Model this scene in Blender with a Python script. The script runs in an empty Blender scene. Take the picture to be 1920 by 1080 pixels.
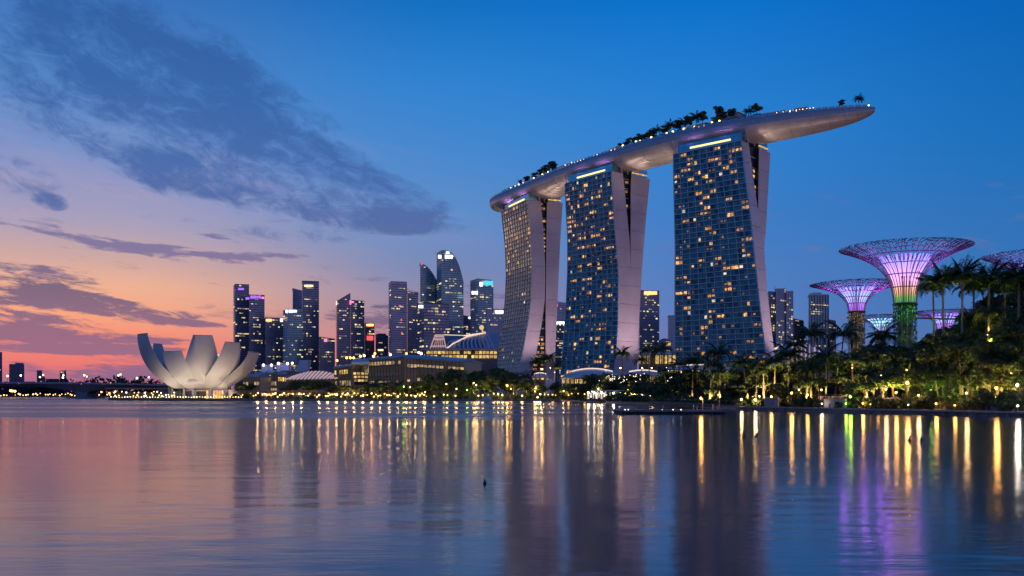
import bpy, math, random
import numpy as np
from mathutils import Vector, Matrix

random.seed(7)
rnd = random.Random(11)
SC = bpy.context.scene
COL = SC.collection
PI = math.pi

# ---------------------------------------------------------------- camera
F, HZ, CH = 1707.0, 737.0, 4.5          # focal length in px of the 1920 wide frame, horizon row, eye height
cam_d = bpy.data.cameras.new("camera")
cam_d.lens = 36 * F / 1920
cam_d.sensor_width = 36
cam_d.shift_y = (HZ - 540) / 1920
cam_d.clip_start = 0.5
cam_d.clip_end = 30000
cam = bpy.data.objects.new("camera", cam_d)
COL.objects.link(cam)
cam.location = (0, 0, CH)
cam.rotation_euler = (PI / 2, 0, 0)
SC.camera = cam

# ---------------------------------------------------------------- world: dusk sky, afterglow on the left
def lin(c):
    return tuple((x / 255 / 12.92) if x / 255 <= 0.04045 else ((x / 255 + 0.055) / 1.055) ** 2.4 for x in c)

SUN_AZ = -35.0
world = bpy.data.worlds.new("World")
SC.world = world
world.use_nodes = True
nt = world.node_tree
nt.nodes.clear()

def nd(t, **kw):
    n = nt.nodes.new(t)
    for k, v in kw.items():
        setattr(n, k, v)
    return n

def mth(op, a, b=None, c=None, clamp=False):
    n = nd("ShaderNodeMath", operation=op, use_clamp=clamp)
    for i, x in enumerate((a, b, c)):
        if x is None:
            continue
        if isinstance(x, (int, float)):
            n.inputs[i].default_value = x
        else:
            nt.links.new(x, n.inputs[i])
    return n.outputs[0]

def mixc(f, a, b):
    n = nd("ShaderNodeMix", data_type='RGBA')
    for s, x in (("Factor", f), ("A", a), ("B", b)):
        i = [k for k in n.inputs if k.name == s and (k.type == ('VALUE' if s == "Factor" else 'RGBA'))][0]
        if isinstance(x, (int, float)):
            i.default_value = x
        elif isinstance(x, tuple):
            i.default_value = (*x, 1)
        else:
            nt.links.new(x, i)
    return [o for o in n.outputs if o.type == 'RGBA'][0]

def sstep(x, lo, hi):
    n = nd("ShaderNodeMapRange", interpolation_type='SMOOTHSTEP')
    nt.links.new(x, n.inputs[0])
    n.inputs[1].default_value = lo
    n.inputs[2].default_value = hi
    return n.outputs[0]

tc = nd("ShaderNodeTexCoord")
sep = nd("ShaderNodeSeparateXYZ")
nt.links.new(tc.outputs["Generated"], sep.inputs[0])
sx, sy, sz = sep.outputs
AZ = mth('MULTIPLY', mth('ARCTAN2', sx, sy), 180 / PI)
EL = mth('MULTIPLY', mth('ARCSINE', sz), 180 / PI)
hyp = mth('SQRT', mth('ADD', mth('MULTIPLY', sx, sx), mth('MULTIPLY', sy, sy)))
cosd = mth('DIVIDE', mth('ADD', mth('MULTIPLY', sx, math.sin(math.radians(SUN_AZ))), mth('MULTIPLY', sy, math.cos(math.radians(SUN_AZ)))), mth('ADD', hyp, 1e-5))
DIF = mth('MULTIPLY', mth('ARCCOSINE', mth('MINIMUM', mth('MAXIMUM', cosd, -1.0), 1.0)), 180 / PI)
ELP = mth('DIVIDE', mth('MAXIMUM', EL, 0.0), 45.0, clamp=True)

def ramp(fac, stops, scale=1.0):
    n = nd("ShaderNodeValToRGB")
    e = n.color_ramp.elements
    while len(e) > 1:
        e.remove(e[-1])
    for i, (p, c) in enumerate(stops):
        x = e[0] if i == 0 else e.new(p / scale)
        x.position = p / scale
        x.color = (*lin(c), 1)
    nt.links.new(fac, n.inputs[0])
    return n.outputs[0]

R_L = ramp(ELP, [(0, (148, 102, 138)), (0.9, (178, 108, 136)), (1.6, (232, 120, 118)), (3.0, (244, 138, 116)), (4.6, (248, 168, 132)), (6.2, (238, 178, 148)), (7.8, (204, 168, 164)), (9.6, (170, 160, 186)),
                 (12, (144, 152, 196)), (14, (116, 145, 200)), (17, (86, 135, 198)), (23, (50, 110, 184)), (34, (38, 94, 166)), (45, (26, 74, 142))], 45)
R_C = ramp(ELP, [(0, (140, 106, 142)), (1.5, (196, 126, 146)), (3.0, (196, 138, 150)), (4.9, (156, 136, 160)), (7.6, (124, 138, 182)), (11, (98, 142, 200)), (15, (70, 136, 206)), (19, (46, 130, 208)),
                 (23, (20, 112, 194)), (34, (22, 96, 174)), (45, (22, 74, 144))], 45)
R_R = ramp(ELP, [(0, (116, 110, 158)), (2, (104, 118, 172)), (5, (88, 126, 190)), (11, (62, 126, 200)), (16, (44, 130, 210)), (23, (8, 114, 204)), (34, (12, 92, 176)), (45, (20, 76, 146))], 45)
R_S = ramp(ELP, [(0, (80, 110, 164)), (3, (70, 114, 176)), (8, (50, 114, 184)), (14, (24, 110, 186)), (23, (0, 94, 182)), (34, (12, 82, 164)), (45, (20, 70, 138))], 45)
R_B = ramp(ELP, [(0, (130, 118, 156)), (4, (172, 138, 172)), (8, (164, 140, 182)), (14, (124, 134, 196)), (23, (78, 122, 192)), (34, (44, 96, 168)), (45, (28, 76, 144))], 45)
sky = mixc(sstep(DIF, 11, 31), R_L, R_C)
sky = mixc(sstep(DIF, 28, 48), sky, R_R)
sky = mixc(sstep(DIF, 44, 68), sky, R_S)
sky = mixc(sstep(DIF, 75, 150), sky, R_B)

# clouds: soft banks placed by direction (azimuth, elevation in degrees), broken up by noise
def azel(px, py):
    x, z = (px - 960) / F, (HZ - py) / F
    return math.degrees(math.atan(x)), math.degrees(math.atan(z / math.sqrt(1 + x * x)))

def noise(vec_scale, detail, rough, dist, off=(0, 0, 0), rot=0.0):
    cx = nd("ShaderNodeCombineXYZ")
    c, s = math.cos(math.radians(rot)), math.sin(math.radians(rot))
    u = mth('ADD', mth('MULTIPLY', AZ, c), mth('MULTIPLY', EL, s))
    v = mth('SUBTRACT', mth('MULTIPLY', EL, c), mth('MULTIPLY', AZ, s))
    nt.links.new(mth('ADD', mth('MULTIPLY', u, vec_scale[0]), off[0]), cx.inputs[0])
    nt.links.new(mth('ADD', mth('MULTIPLY', v, vec_scale[1]), off[1]), cx.inputs[1])
    cx.inputs[2].default_value = off[2]
    n = nd("ShaderNodeTexNoise")
    n.inputs["Scale"].default_value = 1
    n.inputs["Detail"].default_value = detail
    n.inputs["Roughness"].default_value = rough
    n.inputs["Distortion"].default_value = dist
    nt.links.new(cx.outputs[0], n.inputs["Vector"])
    return n.outputs["Fac"]

def bank(px, py, a, b, rot, w):
    """a soft elliptical bank centred on a direction, half sizes in 1920-frame px, rot in degrees (down to the right is negative)"""
    az, el = azel(px, py)
    k = 30.0
    c, s = math.cos(math.radians(rot)), math.sin(math.radians(rot))
    du, dv = mth('SUBTRACT', AZ, az), mth('SUBTRACT', EL, el)
    p = mth('MULTIPLY', mth('ADD', mth('MULTIPLY', du, c), mth('MULTIPLY', dv, s)), k / a)
    q = mth('MULTIPLY', mth('SUBTRACT', mth('MULTIPLY', dv, c), mth('MULTIPLY', du, s)), k / b)
    d = mth('ADD', mth('MULTIPLY', p, p), mth('MULTIPLY', q, q))
    return mth('MULTIPLY', mth('SUBTRACT', 1.0, d, clamp=True), w)

def total(xs):
    t = xs[0]
    for x in xs[1:]:
        t = mth('ADD', t, x)
    return mth('MINIMUM', t, 1.25)

def total2(*xs):
    t = xs[0]
    for x in xs[1:]:
        t = mth('ADD', t, x)
    return t

hi = total([bank(*b) for b in (
    (330, 150, 310, 130, -26, 1.0), (480, 240, 240, 100, -24, 1.05), (140, 60, 220, 90, -24, .8), (270, 250, 200, 70, -20, .45), (30, 130, 120, 60, -20, .4), (420, 335, 250, 42, -6, .85), (610, 300, 170, 40, -14, .9),
    (620, 395, 240, 40, -4, .85), (330, 345, 120, 26, -4, .6), (95, 378, 32, 16, -8, .9), (560, 440, 120, 18, -2, .6), (760, 380, 100, 30, -6, .6), (30, 330, 90, 40, -8, .35), (720, 415, 190, 26, -3, .8), (520, 385, 160, 22, -6, .7), (250, 300, 160, 40, -22, .5), (60, 215, 110, 40, -26, .45), (690, 335, 120, 24, -10, .6))])
lo = total([bank(*b) for b in (
    (60, 545, 210, 26, -8, .95), (210, 575, 170, 16, -7, .95), (120, 553, 130, 12, -5, .8), (330, 606, 110, 9, -2, .8), (40, 610, 150, 28, -3, 1.0), (110, 640, 260, 26, -1, .9), (250, 632, 120, 12, 2, .6), (380, 478, 150, 11, -5, .75),
    (160, 445, 210, 12, -9, .6), (450, 480, 110, 8, -1, .8), (395, 443, 40, 7, -4, .7), (30, 686, 60, 14, -8, .9), (205, 700, 110, 18, 0, .9), (420, 690, 160, 16, 0, .6),
    (700, 600, 120, 40, 0, .55), (820, 560, 140, 30, 4, .45), (330, 640, 80, 8, 0, .6), (60, 500, 160, 10, -3, .45), (120, 520, 150, 9, -5, .7), (200, 462, 190, 9, -9, .7), (60, 570, 140, 10, -6, .8), (260, 595, 120, 10, -7, .8), (540, 480, 90, 6, -2, .7), (130, 655, 200, 10, 1, .7))])
n_hi = noise((0.16, 0.34), 9, 0.57, 0.35, (3.1, 7.7, 1.3), -16)
n_lo = noise((0.17, 0.85), 8, 0.58, 0.3, (9.4, 2.2, 4.1), -4)
n_f = noise((0.62, 1.25), 10, 0.68, 0.9, (5.5, 1.2, 6.3), -16)
d_hi = sstep(total2(mth('MULTIPLY', hi, 0.66), mth('MULTIPLY', mth('SUBTRACT', n_hi, 0.5), 2.4), mth('MULTIPLY', mth('SUBTRACT', n_f, 0.5), 1.7)), 0.02, 0.95)
n_g = noise((0.55, 2.6), 9, 0.66, 0.7, (2.5, 4.2, 3.3), -6)
d_lo = sstep(total2(mth('MULTIPLY', lo, 0.70), mth('MULTIPLY', mth('SUBTRACT', n_lo, 0.5), 2.3), mth('MULTIPLY', mth('SUBTRACT', n_g, 0.5), 1.7)), 0.16, 0.62)
c_hi = ramp(ELP, [(0, (116, 104, 144)), (9, (88, 106, 160)), (13, (68, 104, 168)), (18, (52, 98, 166)), (25, (44, 88, 154)), (45, (26, 64, 126))], 45)
c_lo = ramp(ELP, [(0, (136, 102, 140)), (2.5, (140, 104, 136)), (4.4, (122, 98, 132)), (6, (96, 88, 126)), (8, (124, 112, 154)), (12, (100, 112, 168))], 45)
# thin pink veil between the banks near the afterglow
n_v = noise((0.07, 0.55), 6, 0.6, 0.5, (1.7, 5.2, 8.8), -12)
veil = mth('MULTIPLY', sstep(n_v, 0.48, 0.72), mth('MULTIPLY', sstep(DIF, 42, 10), mth('MULTIPLY', sstep(EL, 20, 11), sstep(EL, 4, 8))))
sky = mixc(mth('MULTIPLY', veil, 0.16), sky, lin((224, 168, 172)))
d_hi = mth('MULTIPLY', d_hi, sstep(hi, 0.0, 0.30))
d_lo = mth('MULTIPLY', d_lo, mth('MULTIPLY', sstep(EL, 13.5, 9.5), sstep(lo, -0.25, 0.25)))
sky = mixc(mth('MULTIPLY', d_hi, 0.90), sky, c_hi)
sky = mixc(mth('MULTIPLY', d_lo, 0.88), sky, c_lo)
bg = nd("ShaderNodeBackground")
nt.links.new(sky, bg.inputs[0])
bg.inputs[1].default_value = 1.0
nish = nd("ShaderNodeTexSky", sky_type='NISHITA')
nish.sun_disc = False
nish.sun_elevation = math.radians(0.6)
nish.sun_rotation = math.radians(SUN_AZ)
bg2 = nd("ShaderNodeBackground")
nt.links.new(nish.outputs[0], bg2.inputs[0])
bg2.inputs[1].default_value = 0.0012
addn = nd("ShaderNodeAddShader")
nt.links.new(bg.outputs[0], addn.inputs[0])
nt.links.new(bg2.outputs[0], addn.inputs[1])
out = nd("ShaderNodeOutputWorld")
nt.links.new(addn.outputs[0], out.inputs[0])

# the sun is at the horizon: a weak, warm, broad light from the afterglow
sun_d = bpy.data.lights.new("sun", 'SUN')
sun_d.energy = 0.10
sun_d.angle = math.radians(5)
sun_d.color = (1.0, 0.62, 0.45)
sun = bpy.data.objects.new("sun", sun_d)
COL.objects.link(sun)
el_s = math.radians(3.0)
dirn = Vector((math.sin(math.radians(SUN_AZ - 8)) * math.cos(el_s), math.cos(math.radians(SUN_AZ - 8)) * math.cos(el_s), math.sin(el_s)))
sun.rotation_euler = dirn.to_track_quat('Z', 'Y').to_euler()

SC.view_settings.view_transform = 'Standard'
SC.view_settings.look = 'None'
SC.view_settings.exposure = 0.0
SC.view_settings.gamma = 1.0
SC.view_settings.use_curve_mapping = False
SC.render.engine = 'CYCLES'
cy = SC.cycles
cy.use_denoising = True
cy.max_bounces = 5
cy.diffuse_bounces = 2
cy.glossy_bounces = 4
cy.transmission_bounces = 3
cy.transparent_max_bounces = 6
cy.sample_clamp_indirect = 4.0
cy.caustics_reflective = False
cy.caustics_refractive = False
cy.use_light_tree = True

# ---------------------------------------------------------------- pixel helpers: where a thing stands, from its row, column and distance
def W(px, py, Y):
    return Vector(((px - 960) / F * Y, Y, CH + (HZ - py) / F * Y))
def X(px, Y):
    return (px - 960) / F * Y
def Z(py, Y):
    return CH + (HZ - py) / F * Y
def interp(pts, x):
    if x <= pts[0][0]:
        return pts[0][1]
    for (a, b), (c, d) in zip(pts, pts[1:]):
        if x <= c:
            return b + (d - b) * (x - a) / (c - a)
    return pts[-1][1]

# ---------------------------------------------------------------- materials
MATS = {}
def M(name, col, rough=.6, metal=0., var=.18, scale=.35, bump=0., spec=.5, emit=None, es=0., evar=0., objvar=0., sampling=None, bscale=None, transl=0.):
    if name in MATS:
        return MATS[name]
    m = bpy.data.materials.new(name)
    m.use_nodes = True
    t = m.node_tree
    b = t.nodes["Principled BSDF"]
    b.inputs["Roughness"].default_value = rough
    b.inputs["Metallic"].default_value = metal
    b.inputs["Specular IOR Level"].default_value = spec
    co = t.nodes.new("ShaderNodeTexCoord")
    no = t.nodes.new("ShaderNodeTexNoise")
    no.inputs["Scale"].default_value = scale
    no.inputs["Detail"].default_value = 6
    t.links.new(co.outputs["Object"], no.inputs["Vector"])
    mr = t.nodes.new("ShaderNodeMapRange")
    mr.inputs[1].default_value = .3
    mr.inputs[2].default_value = .7
    mr.inputs[3].default_value = 1 - var
    mr.inputs[4].default_value = 1 + var
    t.links.new(no.outputs["Fac"], mr.inputs[0])
    val = mr.outputs[0]
    if objvar:
        oi = t.nodes.new("ShaderNodeObjectInfo")
        m2 = t.nodes.new("ShaderNodeMapRange")
        m2.inputs[3].default_value = 1 - objvar
        m2.inputs[4].default_value = 1 + objvar
        t.links.new(oi.outputs["Random"], m2.inputs[0])
        mm = t.nodes.new("ShaderNodeMath")
        mm.operation = 'MULTIPLY'
        t.links.new(val, mm.inputs[0])
        t.links.new(m2.outputs[0], mm.inputs[1])
        val = mm.outputs[0]
    hs = t.nodes.new("ShaderNodeHueSaturation")
    hs.inputs["Color"].default_value = (*col, 1)
    t.links.new(val, hs.inputs["Value"])
    t.links.new(hs.outputs[0], b.inputs["Base Color"])
    if bump:
        bn = t.nodes.new("ShaderNodeTexNoise")
        bn.inputs["Scale"].default_value = bscale or scale * 4
        bn.inputs["Detail"].default_value = 4
        t.links.new(co.outputs["Object"], bn.inputs["Vector"])
        bu = t.nodes.new("ShaderNodeBump")
        bu.inputs["Strength"].default_value = bump
        bu.inputs["Distance"].default_value = .3
        t.links.new(bn.outputs["Fac"], bu.inputs["Height"])
        t.links.new(bu.outputs[0], b.inputs["Normal"])
    if transl:
        b.inputs["Subsurface Weight"].default_value = 0
        tr = t.nodes.new("ShaderNodeBsdfTranslucent")
        t.links.new(hs.outputs[0], tr.inputs[0])
        mx = t.nodes.new("ShaderNodeMixShader")
        mx.inputs[0].default_value = transl
        t.links.new(b.outputs[0], mx.inputs[1])
        t.links.new(tr.outputs[0], mx.inputs[2])
        t.links.new(mx.outputs[0], t.nodes["Material Output"].inputs[0])
    if emit:
        b.inputs["Emission Color"].default_value = (*emit, 1)
        b.inputs["Emission Strength"].default_value = es
        if evar:
            oi = t.nodes.new("ShaderNodeObjectInfo")
            n2 = t.nodes.new("ShaderNodeTexNoise")
            n2.inputs["Scale"].default_value = 2.3
            n2.inputs["Detail"].default_value = 2
            ge = t.nodes.new("ShaderNodeNewGeometry")
            vm = t.nodes.new("ShaderNodeVectorMath")
            vm.operation = 'SCALE'
            vm.inputs["Scale"].default_value = .33
            t.links.new(ge.outputs["Position"], vm.inputs[0])
            t.links.new(vm.outputs[0], n2.inputs["Vector"])
            m3 = t.nodes.new("ShaderNodeMapRange")
            m3.inputs[1].default_value = .35
            m3.inputs[2].default_value = .68
            m3.inputs[3].default_value = es * (1 - evar)
            m3.inputs[4].default_value = es * (1 + evar * .6)
            t.links.new(n2.outputs["Fac"], m3.inputs[0])
            m4 = t.nodes.new("ShaderNodeMapRange")
            m4.inputs[3].default_value = .45
            m4.inputs[4].default_value = 1.25
            t.links.new(oi.outputs["Random"], m4.inputs[0])
            mm = t.nodes.new("ShaderNodeMath")
            mm.operation = 'MULTIPLY'
            t.links.new(m3.outputs[0], mm.inputs[0])
            t.links.new(m4.outputs[0], mm.inputs[1])
            t.links.new(mm.outputs[0], b.inputs["Emission Strength"])
    if sampling:
        m.cycles.emission_sampling = sampling
    MATS[name] = m
    return m

# ---------------------------------------------------------------- mesh helpers
class MB:
    def __init__(s):
        s.v, s.f, s.m = [], [], []
    def quad(s, a, b, c, d, m=0):
        i = len(s.v)
        s.v += [tuple(a), tuple(b), tuple(c), tuple(d)]
        s.f.append((i, i + 1, i + 2, i + 3))
        s.m.append(m)
    def tri(s, a, b, c, m=0):
        i = len(s.v)
        s.v += [tuple(a), tuple(b), tuple(c)]
        s.f.append((i, i + 1, i + 2))
        s.m.append(m)
    def box(s, c, size, ax=None, m=0):
        c = Vector(c)
        X_, Y_, Z_ = ax or (Vector((1, 0, 0)), Vector((0, 1, 0)), Vector((0, 0, 1)))
        a, b, d = X_ * size[0] / 2, Y_ * size[1] / 2, Z_ * size[2] / 2
        i = len(s.v)
        for sz_ in (-1, 1):
            for q, r in ((-1, -1), (1, -1), (1, 1), (-1, 1)):
                s.v.append(tuple(c + a * q + b * r + d * sz_))
        for f in ((0, 3, 2, 1), (4, 5, 6, 7), (0, 1, 5, 4), (1, 2, 6, 5), (2, 3, 7, 6), (3, 0, 4, 7)):
            s.f.append(tuple(i + k for k in f))
            s.m.append(m)
    def beam(s, p, q, w, h, m=0):
        p, q = Vector(p), Vector(q)
        d = q - p
        L = d.length
        d.normalize()
        up = Vector((0, 0, 1)) if abs(d.z) < .95 else Vector((1, 0, 0))
        x = d.cross(up).normalized()
        y = x.cross(d)
        s.box((p + q) / 2, (w, L, h), (x, d, y), m)
    def loft(s, rings, m=0, closed=True, cap=True):
        i0 = len(s.v)
        n = len(rings[0])
        for r in rings:
            s.v += [tuple(p) for p in r]
        for k in range(len(rings) - 1):
            for j in range(n if closed else n - 1):
                a = i0 + k * n + j
                b = i0 + k * n + (j + 1) % n
                s.f.append((a, b, b + n, a + n))
                s.m.append(m[j] if isinstance(m, (list, tuple)) else m)
        if cap and closed:
            s.f.append(tuple(i0 + j for j in reversed(range(n))))
            s.f.append(tuple(i0 + (len(rings) - 1) * n + j for j in range(n)))
            mm = m[0] if isinstance(m, (list, tuple)) else m
            s.m += [mm, mm]
    def tube(s, pts, rad, n=5, m=0, cap=True):
        pts = [Vector(p) for p in pts]
        rings = []
        for i, p in enumerate(pts):
            d = (pts[min(i + 1, len(pts) - 1)] - pts[max(i - 1, 0)]).normalized()
            up = Vector((0, 0, 1)) if abs(d.z) < .9 else Vector((1, 0, 0))
            x = d.cross(up).normalized()
            y = d.cross(x)
            r = rad[i] if isinstance(rad, (list, tuple)) else rad
            rings.append([p + x * (r * math.cos(2 * PI * k / n)) + y * (r * math.sin(2 * PI * k / n)) for k in range(n)])
        s.loft(rings, m, True, cap)
    def lathe(s, c, prof, n=16, m=0, cap=True):
        c = Vector(c)
        s.loft([[c + Vector((r * math.cos(2 * PI * k / n), r * math.sin(2 * PI * k / n), z)) for k in range(n)] for r, z in prof], m, True, cap)
    def ball(s, c, r, n=8, k=5, m=0, sz=1.):
        s.lathe(c, [(r * math.sin(PI * (i + .3) / (k + .6)), -r * sz * math.cos(PI * (i + .3) / (k + .6))) for i in range(k + 1)], n, m)
    def mesh(s, name, mats, off=None, smooth=False):
        me = bpy.data.meshes.new(name)
        v = s.v if off is None else [(x - off[0], y - off[1], z - off[2]) for x, y, z in s.v]
        me.from_pydata(v, [], s.f)
        for mt in (mats if isinstance(mats, (list, tuple)) else [mats]):
            me.materials.append(mt)
        if any(s.m):
            me.polygons.foreach_set("material_index", s.m)
        if smooth:
            me.polygons.foreach_set("use_smooth", [True] * len(s.f))
        me.update()
        return me
    def build(s, name, mats, parent=None, smooth=False, loc=None, **props):
        off = wloc(parent) if parent is not None else (Vector(loc) if loc is not None else None)
        o = bpy.data.objects.new(name, s.mesh(name, mats, off, smooth))
        COL.objects.link(o)
        if parent is not None:
            o.parent = parent
        elif loc is not None:
            o.location = loc
        return tag(o, **props)

def wloc(o):
    v = Vector((0, 0, 0))
    while o is not None:
        v = v + o.location
        o = o.parent
    return v

def tag(o, label=None, cat=None, group=None, kind=None):
    for k, x in (("label", label), ("category", cat), ("group", group), ("kind", kind)):
        if x:
            o[k] = x
    return o

def thing(name, loc, label, cat, group=None):
    o = bpy.data.objects.new(name, None)
    o.empty_display_size = 1
    COL.objects.link(o)
    o.location = loc
    return tag(o, label, cat, group)

def inst(name, me, parent, mat):
    o = bpy.data.objects.new(name, me)
    COL.objects.link(o)
    o.parent = parent
    o.matrix_basis = mat
    return o

def frame_mat(c, u, n, w, sx_, sn_, sw_):
    """matrix whose axes are u, n, w scaled"""
    a, b, d = u * sx_, n * sn_, w * sw_
    return Matrix(((a.x, b.x, d.x, c.x), (a.y, b.y, d.y, c.y), (a.z, b.z, d.z, c.z), (0, 0, 0, 1)))

def light(name, loc, energy, col, rad=.4, kind='POINT', parent=None, spot=None, aim=None):
    if aim is not None:
        kind = 'SPOT'
    d = bpy.data.lights.new(name, kind)
    d.energy = energy
    d.color = col
    d.shadow_soft_size = rad
    if kind == 'SPOT':
        d.spot_size = math.radians(spot or 90)
        d.spot_blend = .6
    o = bpy.data.objects.new(name, d)
    COL.objects.link(o)
    if parent is not None:
        o.parent = parent
        o.location = Vector(loc) - wloc(parent)
    else:
        o.location = loc
    if aim is not None:
        o.rotation_euler = (Vector(loc) - Vector(aim)).to_track_quat('Z', 'Y').to_euler()
    return o

ORD = ["first", "second", "third", "fourth", "fifth", "sixth", "seventh", "eighth", "ninth", "tenth", "eleventh", "twelfth", "thirteenth", "fourteenth", "fifteenth", "sixteenth", "seventeenth", "eighteenth", "nineteenth", "twentieth"]
ORD += [t + "-" + o for t in ("twenty", "thirty", "forty", "fifty") for o in ORD[:9] + [""]]
ORD = [{"twenty-": "thirtieth", "thirty-": "fortieth", "forty-": "fiftieth", "fifty-": "sixtieth"}.get(o, o) for o in ORD]

WARM = (1.0, .60, .22)
AMBER = (1.0, .47, .10)
WHITE = (1.0, .86, .70)
COOL = (.62, .78, 1.0)
b_ = MB(); b_.box((0, 0, 0), (1, 1, 1))
# ---------------------------------------------------------------- setting: water, land, promenade
WATERLINE = [(205, 560), (330, 516), (600, 512), (1050, 500), (1100, 452), (1160, 384), (1300, 290), (1380, 240), (1640, 197), (1920, 167), (2300, 140), (2900, 110)]
def Yw(px):
    return interp(WATERLINE, px)

mw = bpy.data.materials.new("water")
mw.use_nodes = True
t = mw.node_tree
pb = t.nodes["Principled BSDF"]
pb.inputs["Base Color"].default_value = (.003, .035, .065, 1)
pb.inputs["IOR"].default_value = 1.68
geo = t.nodes.new("ShaderNodeNewGeometry")
def wn(scale, detail, sc3, rough=.5):
    mp = t.nodes.new("ShaderNodeMapping")
    mp.inputs["Scale"].default_value = sc3
    t.links.new(geo.outputs["Position"], mp.inputs["Vector"])
    n = t.nodes.new("ShaderNodeTexNoise")
    n.inputs["Scale"].default_value = scale
    n.inputs["Detail"].default_value = detail
    n.inputs["Roughness"].default_value = rough
    t.links.new(mp.outputs[0], n.inputs["Vector"])
    return n.outputs["Fac"]
big = wn(.016, 5, (.3, 1, 1), .6)
mrw = t.nodes.new("ShaderNodeMapRange")
mrw.inputs[1].default_value = .35
mrw.inputs[2].default_value = .65
mrw.inputs[3].default_value = .10
mrw.inputs[4].default_value = .17
t.links.new(big, mrw.inputs[0])
# a wind-ruffled belt lies off the far shore on the left
sp_ = t.nodes.new("ShaderNodeSeparateXYZ")
t.links.new(geo.outputs["Position"], sp_.inputs[0])
def belt(src, lo, hi):
    n = t.nodes.new("ShaderNodeMapRange"); n.interpolation_type = 'SMOOTHSTEP'
    t.links.new(src, n.inputs[0]); n.inputs[1].default_value = lo; n.inputs[2].default_value = hi
    return n.outputs[0]
def mul(a, b, op='MULTIPLY'):
    n = t.nodes.new("ShaderNodeMath"); n.operation = op
    for k, x in enumerate((a, b)):
        if isinstance(x, float): n.inputs[k].default_value = x
        else: t.links.new(x, n.inputs[k])
    return n.outputs[0]
bb = mul(belt(sp_.outputs[1], 135., 185.), belt(sp_.outputs[0], 40., -15.))
bb = mul(bb, belt(wn(.02, 4, (.22, 1, 1), .6), .38, .56))
t.links.new(mul(mrw.outputs[0], mul(bb, .20), 'ADD'), pb.inputs["Roughness"])
r1 = wn(.55, 4, (.38, 1, 1), .55)
r2 = wn(.13, 3, (.3, 1, 1), .5)
ad = t.nodes.new("ShaderNodeMath"); ad.operation = 'MULTIPLY_ADD'
t.links.new(r2, ad.inputs[0]); ad.inputs[1].default_value = 2.2
t.links.new(r1, ad.inputs[2])
bu = t.nodes.new("ShaderNodeBump")
bu.inputs["Strength"].default_value = 1.0
bu.inputs["Distance"].default_value = .05
t.links.new(ad.outputs[0], bu.inputs["Height"])
wp = t.nodes.new("ShaderNodeMapRange")
wp.inputs[1].default_value = .36; wp.inputs[2].default_value = .64; wp.inputs[3].default_value = .35; wp.inputs[4].default_value = 1.0
t.links.new(wn(.05, 4, (.4, 1, 1), .6), wp.inputs[0])
t.links.new(wp.outputs[0], bu.inputs["Strength"])
t.links.new(bu.outputs[0], pb.inputs["Normal"])
m = MB()
m.quad((-6000, -300, 0), (6000, -300, 0), (6000, 9000, 0), (-6000, 9000, 0))
m.build("water", mw, kind="structure")

m_bed = M("bed_mud", (.05, .045, .035), .9)
m = MB()
m.quad((-9000, -500, -6), (9000, -500, -6), (9000, 20000, -6), (-9000, 20000, -6))
m.build("ground", m_bed, kind="structure")

m_lawn = M("lawn_soil", (.035, .045, .022), .9, var=.35, scale=.08, bump=.4)
m_stone = M("quay_stone", (.20, .185, .17), .75, var=.25, scale=.5, bump=.3)
m_deck = M("deck_timber", (.24, .19, .15), .7, var=.25, scale=.8)
m_dark = M("dark_steel", (.03, .032, .036), .5, .3)
def land(name, pts, z0, z1, mats):
    m = MB()
    n = len(pts)
    i = 0
    m.v = [(x, y, z0) for x, y in pts] + [(x, y, z1) for x, y in pts]
    for k in range(n):
        m.f.append((k, (k + 1) % n, n + (k + 1) % n, n + k)); m.m.append(1)
    m.f.append(tuple(range(n, 2 * n))); m.m.append(0)
    return m.build(name, mats, kind="structure")
front = [(X(px, Yw(px)), Yw(px)) for px in (205, 260, 330, 450, 600, 800, 1050, 1100, 1130, 1160, 1220, 1300, 1380, 1500, 1640, 1780, 1920, 2100, 2300, 2900)]
pts = front + [(2500, 200), (6000, 2000), (6000, 9500), (-6000, 9500), (-6000, 960), (-425, 960)]
land("land", pts, -6, .9, [m_lawn, m_stone])

# promenade along the right bank: timber walk on piles, with an edge beam in lengths
def shore_pt(px, d, z):
    y = Yw(px) + d
    return Vector((X(px, y), y, z))
prom = MB()
pp = [px for px in range(1380, 2301, 40)]
for a, b in zip(pp, pp[1:]):
    prom.quad(shore_pt(a, -.6, 1.04), shore_pt(b, -.6, 1.04), shore_pt(b, 4.2, 1.04), shore_pt(a, 4.2, 1.04))
promenade = prom.build("promenade", m_deck, kind="structure")
beam = M("edge_beam", (.34, .31, .29), .65, var=.2, scale=1)
for a, b in zip(pp, pp[1:]):
    m = MB()
    m.beam(shore_pt(a, -.75, .93), shore_pt(b - 1, -.75, .93), .3, .34)
    m.build("edge_beam", beam, promenade)
    for k in range(2):
        m = MB()
        q = shore_pt(a + 10 + 20 * k, -.45, 0)
        m.lathe((q.x, q.y, -3), [(.22, 0), (.22, 3.7)], 7)
        m.build("pile", m_stone, promenade)
for px in range(1390, 1960, 34):
    pass
# low quay wall in front of the museum, mall and hotel
qw = MB()
q_px = list(range(205, 1101, 56))
for a, b in zip(q_px, q_px[1:]):
    qw.beam(shore_pt(a, .6, .9), shore_pt(b, .6, .9), 1.6, .9)
qw.build("quay", m_stone, kind="structure")

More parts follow.
